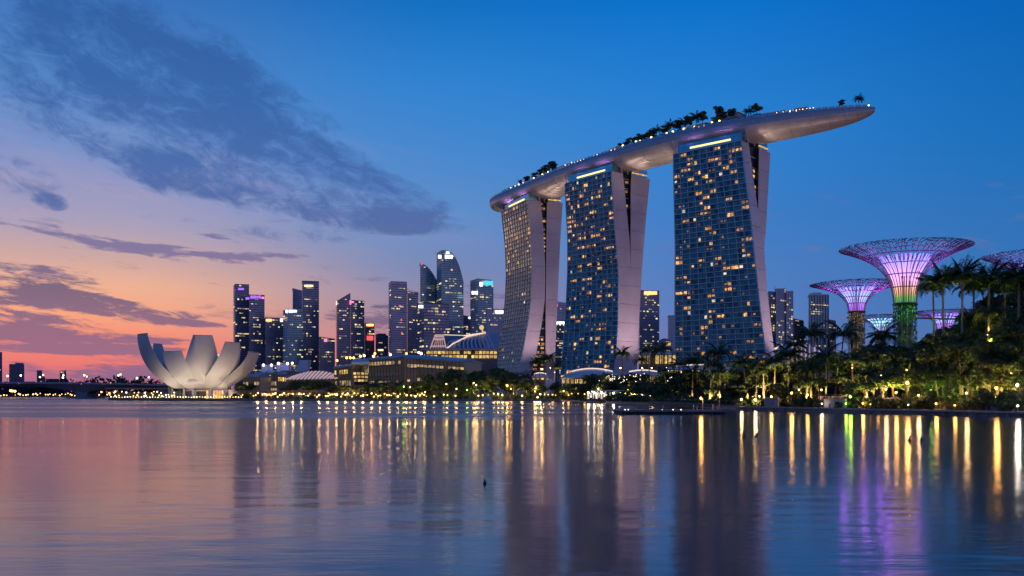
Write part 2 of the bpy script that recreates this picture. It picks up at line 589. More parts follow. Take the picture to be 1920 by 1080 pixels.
# far wooded shore behind the bridge
m_far = M("far_leaves", (.030, .036, .040), .9, var=.3, scale=.05)
def leaf_blob(mb, c, rx, ry, rz, n, size, rr, m=0):
    for _ in range(n):
        while True:
            p = Vector((rr.uniform(-1, 1), rr.uniform(-1, 1), rr.uniform(-1, 1)))
            if .35 < p.length < 1:
                break
        q = Vector((c[0] + p.x * rx, c[1] + p.y * ry, c[2] + p.z * rz))
        nrm = Vector((rr.gauss(0, 1), rr.gauss(0, 1), rr.gauss(0, 1) + .6)).normalized()
        a = nrm.orthogonal().normalized()
        a = Matrix.Rotation(rr.uniform(0, 6.3), 3, nrm) @ a
        b = nrm.cross(a)
        s = size * rr.uniform(.6, 1.3)
        mb.quad(q - a * s - b * s * .5, q + a * s - b * s * .5, q + a * s * .8 + b * s * .5, q - a * s * .8 + b * s * .5, m)
m = MB()
rr = random.Random(3)
for px in range(-60, 330, 7):
    Y = 1180
    h = {True: 26, False: 19}[120 < px < 300] * rr.uniform(.75, 1.12)
    if px < 60: h *= .95
    leaf_blob(m, (X(px, Y), Y + rr.uniform(-20, 20), h * .45), 9, 8, h * .55, 55, 2.2, rr)
m.build("far_treeline", m_far, kind="stuff")

# ---------------------------------------------------------------- hotel towers
m_wall = M("tower_cladding", (.66, .56, .58), .55, var=.10, scale=.05, spec=.4, objvar=.05)
m_slab = M("floor_edge_metal", (.60, .60, .59), .5, .1, var=.12, scale=.4)
m_core = M("facade_backing", (.012, .02, .03), .4)
GL = [M("tower_glass_%s" % n, c, r, .72, var=.2, scale=.15, objvar=.12) for n, c, r in
      (("teal", (.085, .17, .185), .2), ("blue", (.075, .15, .175), .16), ("deep", (.045, .09, .11), .22), ("pale", (.12, .195, .21), .24))]
m_lit = M("lit_room", (.3, .2, .1), .5, emit=(1.0, .52, .15), es=1.15, evar=.75, sampling='NONE')
m_dim = M("dim_room", (.2, .14, .09), .4, emit=(1.0, .52, .22), es=.32, evar=.8, sampling='NONE')
m_lit2 = M("lit_room_amber", (.3, .2, .1), .5, emit=(1.0, .42, .09), es=.95, evar=.75, sampling='NONE')
m_white_room = M("white_room", (.3, .3, .3), .4, emit=(1.0, .86, .62), es=1.1, evar=.6, sampling='NONE')
m_strip = M("crown_strip", (.8, .6, .3), .4, emit=(1.0, .70, .24), es=1.7)
m_glassband = M("crown_glass", (.22, .44, .52), .15, .7, var=.15)
PANE = {}
def unit(mt, key):
    if key not in PANE:
        PANE[key] = b_.mesh("window_pane", mt)
    return PANE[key]
P_DARK = [unit(g, "d%d" % i) for i, g in enumerate(GL)]
P_AMB = unit(m_lit2, "a")
P_LIT, P_DIM, P_WHT = unit(m_lit, "l"), unit(m_dim, "m"), unit(m_white_room, "w")

TOP_Z = 194.5
def tower(label, A, B, C, D, E, slide_u, bays, rows, seed, litp, end_lit, group):
    rr = random.Random(seed)
    yA, yB = A[0][1], B[0][1]
    h_rel = TOP_Z - CH
    DA, DB = h_rel * F / (HZ - yA), h_rel * F / (HZ - yB)
    A0 = Vector((X(A[0][0], DA), DA)); B0 = Vector((X(B[0][0], DB), DB))
    u = (B0 - A0).normalized(); v = Vector((-u.y, u.x))
    def on(P0, d, px):
        k = (px - 960) / F
        s = (k * P0.y - P0.x) / (d.x - k * d.y)
        return P0 + d * s
    def prof(pts, y0):
        return sorted((((HZ - y) / (HZ - y0)), px) for px, y in pts)
    pA, pB, pC, pD, pE = prof(A, yA), prof(B, yB), prof(C, C[0][1]), prof(D, D[0][1]), prof(E, E[0][1])
    fr = [i / 24 for i in range(25)]
    def pos(f):
        if slide_u:
            a = on(A0, u, interp(pA, f)); b = on(B0, u, interp(pB, f))
            c = on(b, v, interp(pC, f))
        else:
            a = on(A0, v, interp(pA, f)); b = on(B0, v, interp(pB, f)); c = on(B0, v, interp(pC, f))
        d = on(B0, v, interp(pD, f)); e = on(B0, v, interp(pE, f))
        z = .9 + f * (TOP_Z - .9)
        return [Vector((p.x, p.y, z)) for p in (a, b, c, d, e)]
    R = [pos(f) for f in fr]
    base = R[0][1]
    T = thing("hotel_tower", (base.x, base.y, .9), label, "hotel tower", group)
    v3 = Vector((v.x, v.y, 0)); u3 = Vector((u.x, u.y, 0))
    # front leg and rear leg bodies
    fl, rl = MB(), MB()
    fl.loft([[a, b, c, a + (c - b)] for a, b, c, d, e in R], m=[0, 1, 1, 1])
    fl.build("front_leg", [m_core, m_wall], T)
    rl.loft([[d, e, e - u3 * (B0 - A0).length, d - u3 * (B0 - A0).length] for a, b, c, d, e in R], m=[0, 0, 1, 1])
    rl.build("rear_leg", [m_wall, m_core], T)
    # end wall panels, a joint every few storeys
    for k in range(0, 24, 2):
        for (i, j) in ((1, 2), (3, 4)):
            mb = MB()
            rows_ = [R[q] for q in range(k, k + 3)]
            out_ = u3 * .35
            dz = Vector((0, 0, .16))
            ring = []
            for qi, r in enumerate(rows_):
                w = dz if qi == 0 else (-dz if qi == 2 else Vector((0, 0, 0)))
                ring.append([r[i] - v3 * .1 + w, r[i] - v3 * .1 + out_ + w, r[j] + v3 * .1 + out_ + w, r[j] + v3 * .1 + w])
            mb.loft(ring)
            mb.build("end_wall_panel", m_wall, T)
    # atrium between the legs
    at = MB()
    at.loft([[r[2] - u3 * 3 - v3 * .5, r[3] - u3 * 3 + v3 * .5] for r in R], closed=False)
    at.build("atrium_glass", m_core, T)
    zt = TOP_Z
    def pz(f):
        q = f * 24
        i = min(int(q), 23)
        w = q - i
        return [R[i][k].lerp(R[i + 1][k], w) for k in range(5)]
    for r in range(rows):
        f = (r + .5) / rows
        a, b, c, d, e = pz(f)
        gap = (d - c).dot(v3)
        if gap < 1.2 or f < .05:
            continue
        n = 2 if gap > 6 else 1
        for k in range(n):
            lo_ = end_lit(f)
            if rr.random() < lo_:
                cen = c.lerp(d, (k + .5) / n) - u3 * 2.8 - v3 * rr.uniform(-.2, .2) * gap / n
                inst("window", P_DIM if rr.random() < .45 else P_LIT, T, frame_mat(cen - wloc(T), v3, u3, Vector((0, 0, 1)), gap / n * rr.uniform(.45, .8), .2, 2.0))
        mb = MB()
        mb.beam(c + Vector((0, 0, -1.6)) - u3 * 2.7, d + Vector((0, 0, -1.6)) - u3 * 2.7, .3, .4)
        if r % 2 == 0:
            mb.build("landing", m_slab, T)
    # facade: floor edges, fins and panes
    cells = []
    fl_h = (TOP_Z - .9) / rows
    for r in range(rows + 1):
        f = r / rows
        a, b = pz(f)[:2]
        uu = (b - a).normalized()
        nn = Vector((uu.y, -uu.x, 0)).normalized()
        mb = MB()
        mb.beam(a + nn * .5, b + nn * .5, 1.3, .5)
        mb.build("floor_edge", m_slab, T)
    for k in range(bays + 1):
        s = k / bays
        mb = MB()
        ring = []
        for f in fr:
            a, b = pz(f)[:2]
            uu = (b - a).normalized(); nn = Vector((uu.y, -uu.x, 0)).normalized()
            p = a.lerp(b, s)
            hw = .22 if 0 < k < bays else .5
            ring.append([p - uu * hw - nn * .05, p - uu * hw + nn * .62, p + uu * hw + nn * .62, p + uu * hw - nn * .05])
        mb.loft(ring)
        mb.build("fin", m_slab, T)
    panes = []
    for r in range(rows):
        f0, f1 = (r + .12) / rows, (r + .9) / rows
        a0, b0_ = pz(f0)[:2]; a1, b1 = pz(f1)[:2]
        for k in range(bays):
            # lit rooms cluster
            bay_lit = rr.random() < litp(r / rows, k / bays)
            for h in range(2):
                s = (k + .08 + .45 * h + .21) / bays
                p0, p1 = a0.lerp(b0_, s), a1.lerp(b1, s)
                cen = (p0 + p1) / 2
                up = (p1 - p0).normalized()
                uu = (b0_ - a0).normalized()
                nn = uu.cross(up).normalized()
                w = (b0_ - a0).length / bays * .42
                hgt = (p1 - p0).length
                tilt = Matrix.Rotation(rr.gauss(0, .007), 3, up) @ Matrix.Rotation(rr.gauss(0, .007), 3, uu)
                kind = 0
                if bay_lit:
                    kind = rr.choice((1, 1, 1, 2, 0)) if h == 0 else rr.choice((1, 1, 2, 0))
                elif rr.random() < (.03 if seed == 21 else .06):
                    kind = 2
                elif rr.random() < .01:
                    kind = 3
                if kind:
                    w2, h2 = w * rr.uniform(.6, 1.0), hgt * rr.uniform(.45, .85)
                    if kind == 2:
                        w2 *= rr.uniform(.5, .95)
                        h2 *= rr.uniform(.6, 1)
                else:
                    w2, h2 = w, hgt
                panes.append((kind, cen, tilt @ uu, tilt @ nn, tilt @ up, w2, h2, w, hgt))
    lit = [p for p in panes if p[0]]
    dark = [p for p in panes if not p[0]]
    rr.shuffle(dark)
    own = dark[:max(0, 296 - len(lit))]
    rest = dark[len(own):]
    tl = wloc(T)
    for kd, cen, uu, nn, up, w2, h2, w, hgt in lit[:296]:
        inst("window", {1: P_AMB if rr.random() < .4 else P_LIT, 2: P_DIM, 3: P_WHT}[kd], T, frame_mat(cen - tl + nn * .16, uu, nn, up, w2, .16, h2))
        rest.append((0, cen - nn * .02, uu, nn, up, w, hgt, w, hgt))
    for kd, cen, uu, nn, up, w2, h2, w, hgt in own:
        inst("window", rr.choice(P_DARK), T, frame_mat(cen - tl + nn * .1, uu, nn, up, w2, .16, h2))
    mb = MB()
    for kd, cen, uu, nn, up, w2, h2, w, hgt in rest:
        mb.box(cen + nn * .1, (w2, .16, h2), (uu, nn, up), rr.randrange(4))
    mb.build("window_field", GL, T, kind="stuff")
    # crown: set back glass storey with a bright strip, struts up to the deck
    a, b, c, d, e = R[-1]
    cr = MB()
    ins = 1.4
    def crown(p0, p1, p2, p3, h):
        cr.loft([[p + Vector((0, 0, .02)) for p in (p0, p1, p2, p3)], [p + Vector((0, 0, h)) for p in (p0, p1, p2, p3)]])
    vi, ui = v3 * ins, u3 * ins
    crown(a + ui * 2 + vi, b - ui + vi, c - ui - vi, a + (c - b) + ui * 2 - vi, 7)
    rr4 = d - u3 * (B0 - A0).length
    crown(d - ui + vi, e - ui - vi, e - u3 * (B0 - A0).length + ui * 2 - vi, rr4 + ui * 2 + vi, 7)
    cr.build("crown_storey", m_glassband, T)
    st = MB()
    st.beam(a.lerp(b, .24) + vi - v3 * .3 + Vector((0, 0, 3.1)), a.lerp(b, .83) + vi - v3 * .3 + Vector((0, 0, 3.1)), .5, 1.3)
    st.build("crown_light", m_strip, T)
    st = MB()
    st.beam(d + v3 * 2 - u3 * .9 + Vector((0, 0, 2.6)), d.lerp(e, .9) - u3 * .9 + Vector((0, 0, 2.6)), .4, .9)
    st.build("crown_light", m_lit, T)
    top = Vector((0, 0, 1))
    for q0, q1 in ((c, -1), (c.lerp(d, .5), 1)):
        mb = MB()
        base_ = q0 + u3 * .4 + v3 * (q1 * .5)
        mb.beam(base_, base_ + v3 * (q1 * 3.0 if q1 > 0 else -5.0) + Vector((0, 0, 12)), .9, .9)
        mb.build("strut", m_wall, T)
    mb = MB()
    mb.beam(a + ui, a + ui - u3 * 2 + Vector((0, 0, 11)), .8, .8)
    mb.build("strut", m_wall, T)
    # facade floods at the foot of the end walls
    b0f, c0f, d0f, e0f = R[0][1], R[0][2], R[0][3], R[0][4]
    for q in (b0f.lerp(c0f, .5), d0f.lerp(e0f, .5)):
        p = q + u3 * 46 + Vector((0, 0, 13))
        mb = MB(); mb.box(p + Vector((0, 0, -.6)), (.9, .7, .7)); mb.tube([p + Vector((0, 0, -13)), p + Vector((0, 0, -.9))], .2, 6); mb.build("facade_flood", m_core, T)
        light("flood_light", p, 76000, (1.0, .70, .76), .8, parent=T, aim=q + Vector((0, 0, 118)), spot=88)
    return dict(T=T, R=R, u=u3, v=v3, a=a, b=b, c=c, d=d, e=e)

G_T = "hotel towers under the roof deck"
t1 = tower("farthest curved hotel tower, under the narrow rounded end of the roof deck",
    [(941, 398), (941, 401), (948, 462), (949.7, 511), (948, 556), (943, 605), (934, 645), (926, 675), (912, 737)],
    [(989.6, 375), (990, 381), (995.7, 434), (999, 503), (997, 556), (991, 600), (981, 658), (972, 694), (958, 737)],
    [(1013, 378), (1018, 421), (1022, 503), (1021, 560), (1016, 600), (1004, 662), (995, 696), (984, 737)],
    [(1025.4, 379), (1024, 503), (1023, 584), (1023, 662), (1023, 737)],
    [(1054.7, 379), (1050, 450), (1045.8, 544), (1040.5, 662), (1037, 737)],
    False, 11, 46, 21, lambda f, s: .03 + .14 * (f > .74) + .04 * (f > .5), lambda f: .95 if .06 < f < .3 else (.05 if f < .42 else .62), G_T)
t2 = tower("middle hotel tower, with its two end walls closing together low down",
    [(1060, 345), (1060, 352), (1065, 442), (1065, 503), (1062, 568), (1058, 625), (1052.7, 686), (1047, 737)],
    [(1148, 321), (1147.6, 342), (1153, 421), (1160, 503), (1159, 600), (1153, 690), (1148, 737)],
    [(1167, 328), (1168.7, 342), (1175, 401), (1181, 462), (1182, 511), (1181, 600), (1181, 737)],
    [(1184, 326), (1182.5, 342), (1182.3, 462), (1182.2, 511), (1181.2, 600), (1181.2, 737)],
    [(1217.7, 331), (1217, 342), (1211, 401), (1203, 503), (1197, 604), (1194, 686), (1192, 737)],
    False, 10, 47, 22, lambda f, s: .22 + .10 * (f > .7), lambda f: 0 if f < .55 else .5, G_T)
t3 = tower("nearest and widest hotel tower, with its end walls crossing like a narrow X",
    [(1263, 290), (1263, 296), (1266.7, 462), (1266, 600), (1265, 737)],
    [(1391, 264), (1391, 269), (1397.8, 329), (1405.6, 384), (1415.6, 480), (1427.5, 590), (1437, 660), (1447, 737)],
    [(1403, 274), (1412, 340), (1420.7, 400), (1432, 465), (1437.5, 540), (1450, 650), (1461, 737)],
    [(1423, 276), (1422, 340), (1421, 400), (1419, 500), (1417, 737)],
    [(1443.5, 280), (1436, 415), (1432, 465), (1427, 600), (1424, 737)],
    True, 10, 48, 23, lambda f, s: .17 + .07 * (f > .45), lambda f: 0 if f < .72 else .5, G_T)

# ---------------------------------------------------------------- roof deck (long boat shaped sky garden across the three towers)
def mid_of(t):
    c4 = t['a'] + (t['e'] - t['b'])
    return (t['a'] + t['b'] + t['e'] + c4) / 4
m1, m2, m3 = mid_of(t1), mid_of(t2), mid_of(t3)
DECK_Z = 212.5
def depth_at(py):
    return (DECK_Z - CH) * F / (HZ - py)
dl = depth_at(383); dr = depth_at(201)
ctrl = [Vector((X(930, dl), dl)), Vector((m1.x, m1.y)), Vector((m2.x, m2.y)), Vector((m3.x, m3.y)), Vector((X(1641, dr), dr))]
print("deck ctrl", [tuple(round(x) for x in c) for c in ctrl])
ext = [ctrl[0] * 2 - ctrl[1]] + ctrl + [ctrl[-1] * 2 - ctrl[-2]]
line = []
for i in range(1, len(ext) - 2):
    p0, p1, p2, p3 = ext[i - 1:i + 3]
    for k in range(40):
        q = k / 40
        line.append(.5 * ((2 * p1) + (p2 - p0) * q + (2 * p0 - 5 * p1 + 4 * p2 - p3) * q * q + (3 * p1 - p0 - 3 * p2 + p3) * q ** 3))
line.append(ctrl[-1])
acc = [0.]
for a, b in zip(line, line[1:]):
    acc.append(acc[-1] + (b - a).length)
LEN = acc[-1]
def cl(s):
    d = s * LEN
    i = 0
    while i < len(acc) - 2 and acc[i + 1] < d:
        i += 1
    w = (d - acc[i]) / max(acc[i + 1] - acc[i], 1e-6)
    p = line[i].lerp(line[i + 1], w)
    tg = (line[i + 1] - line[i]).normalized()
    return p, tg
def half_w(s):
    e = 1.0
    if s < .11: e = math.sqrt(max(0, 1 - ((.11 - s) / .11) ** 2.2))
    if s > .70: e = max(0, 1 - ((s - .70) / .30) ** 2.6) ** .62
    return 20.5 * e + .25
def deck_pt(s, off, z=0.):
    p, tg = cl(s)
    nrm = Vector((tg.y, -tg.x))           # towards the water
    q = p + nrm * (off * half_w(s))
    return Vector((q.x, q.y, DECK_Z + z))
m_hull = M("hull_metal", (.74, .64, .57), .45, .25, var=.16, scale=.12, bump=.5, bscale=.5)
m_rim = M("hull_rim", (.40, .42, .45), .5, .2, var=.1)
m_rail = M("deck_rail_glass", (.24, .40, .52), .2, .6, var=.2)
park = thing("sky_park", (ctrl[2].x, ctrl[2].y, DECK_Z), "long boat shaped roof deck resting on top of the three hotel towers", "roof deck")
rings = []
NS = 120
for i in range(NS + 1):
    s = i / NS
    s = .5 - .5 * math.cos(PI * s) if True else s
    hw = half_w(s)
    dep = 13.0 * (hw / 20.75) ** .8
    ring = [deck_pt(s, 1), ]
    for k in range(1, 14):
        th = PI * k / 14
        ring.append(deck_pt(s, math.copysign(abs(math.cos(th)) ** .85, math.cos(th)), -1.6 - dep * math.sin(th) ** .8))
    ring.append(deck_pt(s, -1))
    rings.append(ring)
hb = MB()
hb.loft(rings, m=[1] + [0] * 12 + [1, 2], cap=True)
hb.build("hull", [m_hull, m_rim, m_deck], park, smooth=True)
for i in range(4, NS - 2, 4):
    r_ = rings[i]
    m = MB(); m.tube([p + Vector((0, 0, -.06)) for p in r_[1:14]], .13, 4); m.build("hull_seam", m_rim, park)
for k in (3, 5, 7, 9, 11):
    m = MB(); m.tube([rings[i][k] + Vector((0, 0, -.05)) for i in range(3, NS - 2, 2)], .11, 4); m.build("hull_seam", m_rim, park)
rail = MB()
for side in (1, -1):
    for i in range(100):
        s0, s1 = .012 + i * .0098, .012 + (i + .86) * .0098
        a, b = deck_pt(s0, side * .985, 0), deck_pt(s1, side * .985, 0)
        rail.quad(a, b, b + Vector((0, 0, 1.5)), a + Vector((0, 0, 1.5)))
rail.build("rail_panels", m_rail, park, kind="stuff")
# ---------------------------------------------------------------- plant meshes shared by copies
m_bark = M("bark", (.16, .125, .09), .85, var=.3, scale=1.5, bump=.4)
m_palmbark = M("palm_bark", (.22, .19, .15), .8, var=.25, scale=1.2, bump=.3)
LEAF = [M("leaf_%s" % n, c, .6, 0, var=.45, scale=.9, spec=.3, objvar=.3, transl=.25) for n, c in (("dark", (.055, .090, .034)), ("mid", (.085, .13, .044)), ("light", (.125, .155, .048)))]
m_frond = M("frond_leaf", (.065, .105, .036), .5, 0, var=.3, scale=2.0, spec=.4, objvar=.35, transl=.2)

def crown_mesh(name, seed, shape, n=2300, size=.085):
    rr = random.Random(seed)
    mb = MB()
    clumps = []
    nc = {"round": 17, "wide": 20, "tall": 15, "bush": 11, "umbrella": 16}[shape]
    for i in range(nc):
        th = rr.uniform(0, 2 * PI)
        if shape == "round": r, z = rr.uniform(.15, .68), rr.uniform(-.5, .62)
        elif shape == "wide": r, z = rr.uniform(.2, .85), rr.uniform(-.3, .38)
        elif shape == "tall": r, z = rr.uniform(.05, .42), rr.uniform(-.9, .9)
        elif shape == "umbrella": r, z = rr.uniform(.2, .9), rr.uniform(.05, .32)
        else: r, z = rr.uniform(.1, .65), rr.uniform(-.25, .4)
        if shape == "round": r *= math.sqrt(max(.2, 1 - z * z))
        clumps.append((Vector((r * math.cos(th), r * math.sin(th), z)), rr.uniform(.2, .40), rr.choice((0, 0, 1, 1, 2))))
    for i in range(n):
        c, R_, mi = rr.choice(clumps)
        d = Vector((rr.gauss(0, 1), rr.gauss(0, 1), rr.gauss(0, 1))).normalized()
        p = c + Vector((d.x, d.y, d.z * .72)) * (R_ * rr.uniform(.45, 1.08))
        nrm = (d + Vector((rr.gauss(0, .6), rr.gauss(0, .6), rr.gauss(.35, .6)))).normalized()
        a = Matrix.Rotation(rr.uniform(0, 6.3), 3, nrm) @ nrm.orthogonal().normalized()
        b = nrm.cross(a)
        s = size * rr.uniform(.55, 1.3)
        mb.quad(p - a * s, p - b * s * .55 - a * s * .1, p + a * s, p + b * s * .55 + a * s * .1, mi if rr.random() > .2 else rr.randrange(3))
    return mb.mesh(name, LEAF)
CROWN = {k: [crown_mesh("crown_%s" % k, 40 + i + 10 * len(k), k) for i in range(3)] for k in ("round", "wide", "tall", "bush", "umbrella")}

def trunk_mesh(seed):
    rr = random.Random(seed)
    mb = MB()
    lean = Vector((rr.uniform(-.06, .06), rr.uniform(-.06, .06), 0))
    mb.tube([(0, 0, -.05), lean * .4 + Vector((0, 0, .3)), lean + Vector((0, 0, .62))], [.045, .034, .026], 6)
    for k in range(4):
        th = k * PI / 2 + rr.uniform(-.4, .4)
        q = Vector((math.cos(th), math.sin(th), 0))
        s0 = lean * .8 + Vector((0, 0, rr.uniform(.42, .58)))
        mb.tube([s0, s0 + q * .12 + Vector((0, 0, .14)), s0 + q * .26 + Vector((0, 0, .34))], [.022, .016, .007], 5)
    return mb.mesh("trunk", m_bark)
TRUNK = [trunk_mesh(i) for i in range(3)]

def frond_mesh(seed, droop, n=24, wid=.23):
    """a feather frond of length 1 along +X: arching midrib with pairs of narrow drooping leaflets"""
    rr = random.Random(seed)
    mb = MB()
    pts = []
    ang = .95 - droop * .35
    p = Vector((0, 0, 0))
    for i in range(n + 1):
        pts.append(p.copy())
        p = p + Vector((math.cos(ang), 0, math.sin(ang))) / n
        ang -= (1.15 + droop) / n * (1 + .6 * i / n)
    mp_ = pts[::4] if len(pts[::4]) > 4 else pts[::3]
    mb.tube(mp_, [.013 - .011 * i / len(mp_) for i in range(len(mp_))], 4)
    for i in range(2, n + 1):
        q = i / n
        w = wid * math.sin(PI * min(1, .12 + q * .93)) ** .7
        for sd in (-1, 1):
            tip = pts[i] + Vector((.075 + rr.uniform(-.02, .02), sd * w, -w * rr.uniform(.35, .75)))
            a = pts[i] + Vector((-.026, 0, 0)); b = pts[i] + Vector((.030, 0, 0))
            mid = (pts[i] + tip) / 2 + Vector((0, 0, .02))
            mb.quad(a, b, tip, mid + Vector((-.035, 0, 0)))
    return mb.mesh("frond", m_frond)
FROND = [frond_mesh(i, d) for i, d in enumerate((-.15, .25, .6, .95, 1.3))]
FAN = [frond_mesh(20 + i, d, 26, .27) for i, d in enumerate((-.65, -.35, -.05, .3, .65, 1.05))]

def palm_trunk_mesh(seed, curve, thick=1.0):
    rr = random.Random(seed)
    mb = MB()
    th = rr.uniform(0, 6.3)
    pts, rad = [], []
    for i in range(9):
        q = i / 8
        o = curve * (q * q)
        pts.append((math.cos(th) * o, math.sin(th) * o, q - .02))
        rad.append(thick * (.030 * (1 - q) ** 2 + .0155 + .003 * (i % 2)))
    mb.tube(pts, rad, 7)
    return mb.mesh("trunk", m_palmbark), Vector(pts[-1])
PTR = [palm_trunk_mesh(1, .02), palm_trunk_mesh(2, .10), palm_trunk_mesh(3, .16), palm_trunk_mesh(4, .03, 1.25), palm_trunk_mesh(5, .12, 1.2)]

def sc(loc, s, rz=0.):
    s = s if hasattr(s, "__len__") else (s, s, s)
    return Matrix.Translation(loc) @ Matrix.Rotation(rz, 4, 'Z') @ Matrix.Diagonal((*s, 1))

def make_palm(loc, h, L, label, group, rr, fans=False, n=15, cat="palm tree", name="palm_tree", lean=None):
    T = thing(name, loc, label, cat, group)
    tm, tip = PTR[rr.choice((0, 0, 3)) if lean is None else lean]
    rz = rr.uniform(0, 6.3)
    kx = min(h, 10.0)
    inst("trunk", tm, T, sc((0, 0, 0), (kx, kx, h), rz))
    tp = Matrix.Rotation(rz, 4, 'Z') @ Vector((tip.x * kx, tip.y * kx, tip.z * h))
    fr = FAN if fans else FROND
    for k in range(n):
        q = k / n
        a = k * 2.39996 + rr.uniform(-.25, .25)
        me = fr[min(len(fr) - 1, int(q * len(fr) + rr.uniform(-.3, .5)))] if q > .06 else fr[0]
        s = L * rr.uniform(.82, 1.12)
        inst("frond", me, T, sc(tp + Vector((0, 0, .02 * L)), s, a) @ Matrix.Rotation(-.25 * (1 - q) if q < .2 else 0, 4, 'Y'))
    return T

def make_tree(loc, h, R_, label, group, rr, shape="round", cat="tree", name="tree", squash=None):
    T = thing(name, loc, label, cat, group)
    inst("trunk", rr.choice(TRUNK), T, sc((0, 0, 0), (min(h, 11) * .8, min(h, 11) * .8, h), rr.uniform(0, 6.3)))
    rz_ = {"round": .85, "wide": .75, "tall": 1.0, "bush": .9, "umbrella": .8}[shape] if squash is None else squash
    sz_ = R_ * rz_
    top = {"round": 1.0, "wide": .78, "tall": 1.25, "bush": .75, "umbrella": .68}[shape]
    cz = h - sz_ * top
    inst("crown", rr.choice(CROWN[shape]), T, sc((0, 0, cz), (R_, R_, sz_), rr.uniform(0, 6.3)))
    return T

# ---------------------------------------------------------------- things on the roof deck
def s_for(px, off):
    best = min((abs((deck_pt(k / 800, off).x / deck_pt(k / 800, off).y * F + 960) - px), k) for k in range(801))
    return best[1] / 800
rr = random.Random(55)
spots = []   # (px, height m, kind)
roof_trees = [(952, 4.5), (962, 5), (978, 7), (987, 9), (999, 10), (1011, 11), (1022, 11.5), (1034, 12), (1041, 9.5), (1163, 6), (1172, 6.5), (1180, 8), (1189, 7.5), (1197, 9), (1206, 8), (1213, 9), (1222, 9.5), (1232, 11), (1245, 10), (1258, 12), (1270, 11), (1281, 13), (1294, 11.5), (1308, 13.5), (1320, 12.5), (1346, 16), (1371, 11), (1404, 9.5), (1419, 11), (1357, 9), (1577, 6.5), (1610, 9)]
m_bulb = M("warm_bulb", (1, .8, .5), .4, emit=(1.0, .54, .15), es=5)
m_bulb_w = M("white_bulb", (1, .9, .8), .4, emit=(1.0, .80, .56), es=5)
m_bulb_a = M("amber_bulb", (1, .6, .3), .4, emit=(1.0, .40, .07), es=5.5)
m_bulb_g = M("green_bulb", (.7, 1, .4), .4, emit=(.72, 1.0, .12), es=4)
m_bulb_r = M("red_bulb", (1, .2, .2), .4, emit=(1.0, .10, .12), es=4)
for i, (px, h) in enumerate(roof_trees):
    s = s_for(px, .8)
    p = deck_pt(s, .80 + rr.uniform(-.08, .08))
    h = h * 1.08
    if px < 1050: zone = "at the low rounded end of the roof deck"
    elif px < 1300: zone = "along the middle of the roof deck"
    elif px < 1500: zone = "around the roof pavilion"
    else: zone = "near the pointed tip of the roof deck"
    same = [q for q, _ in roof_trees if (q < 1050, 1050 <= q < 1300, 1300 <= q < 1500, q >= 1500) == (px < 1050, 1050 <= px < 1300, 1300 <= px < 1500, px >= 1500)]
    lab = "small dark tree %s, %s from its left" % (zone, ORD[same.index(px)])
    palmish = px in (1232, 1258, 1281, 1308, 1404, 1610)
    if palmish:
        make_palm(p, h * .62, h * .58, lab.replace("dark tree", "dark palm"), "trees on the roof deck", rr, n=18, name="rooftop_palm", cat="rooftop palm")
    else:
        make_tree(p, h, h * .46, lab, "trees on the roof deck", rr, "round" if px != 1346 else "tall", name="rooftop_tree", cat="rooftop tree")
# planting beds under the trees
bed = MB()
for px in list(range(945, 1050, 5)) + list(range(1160, 1430, 5)):
    p = deck_pt(s_for(px, .84), .84, .8)
    leaf_blob(bed, p + Vector((0, 0, .6)), 2.8, 3.5, rr.uniform(1.0, 2.4), 30, .7, rr)
bed.build("rooftop_planting", LEAF[0], kind="stuff")
# lamps of the roof garden
def roof_lamp(px, off, zz, r, mt, lab, e=0, col=WARM):
    p = deck_pt(s_for(px, off), off, zz)
    mb = MB()
    mb.ball((p.x, p.y, p.z), r, 7, 4, 0)
    mb.tube([(p.x, p.y, p.z - zz), (p.x, p.y, p.z - r * .8)], .1, 4, 1)
    o = mb.build("rooftop_lamp", [mt, m_dark], loc=(p.x, p.y, p.z - zz), label=lab, cat="lamp", group="lamps of the roof garden")
    if e:
        light("lamp_light", (p.x, p.y, p.z + .2), e * 3.5, col, .5, parent=o)
LR = "small warm lamp among the planting on the roof deck"
for px, e in ((958, 0), (966, 0), (973, 700), (981, 0), (1001, 1600), (1017, 1600), (1028, 2200), (1060, 0), (1072, 0), (1168, 900), (1192, 3200), (1200, 0), (1221, 2600), (1250, 2400), (1262, 900), (1282, 2600), (1302, 0), (1349, 1800), (1335, 700)):
    roof_lamp(px, .95, 1.9, .85 if e else .5, m_bulb, LR, e * 1.3, WARM)
LR2 = "tiny lamp along the pool side of the roof deck"
for k in range(15):
    roof_lamp(1078 + k * 5.2, .9, 1.5, .45, m_bulb, LR2)
LR3 = "tiny warm lamp in the long row by the roof restaurant"
for k in range(17):
    roof_lamp(1424 + k * 6.3, .62, 3.2 , .38, m_bulb, LR3)
LR4 = "tiny white lamp on the rail side of the roof deck"
for k in range(14):
    roof_lamp(1368 + k * 11.6 + rr.uniform(-3, 3), .95, 1.0, .36, m_bulb_w, LR4)
for px in (1538, 1545, 1551):
    roof_lamp(px, .4, 3.0, .34, m_bulb_r, "small red lamp towards the pointed end of the roof deck")
for px, r in ((1560, .75), (1571, .45), (1598, .4), (1628, .55)):
    roof_lamp(px, .7, 1.2, r, m_bulb_w, "white lamp near the pointed end of the roof deck")
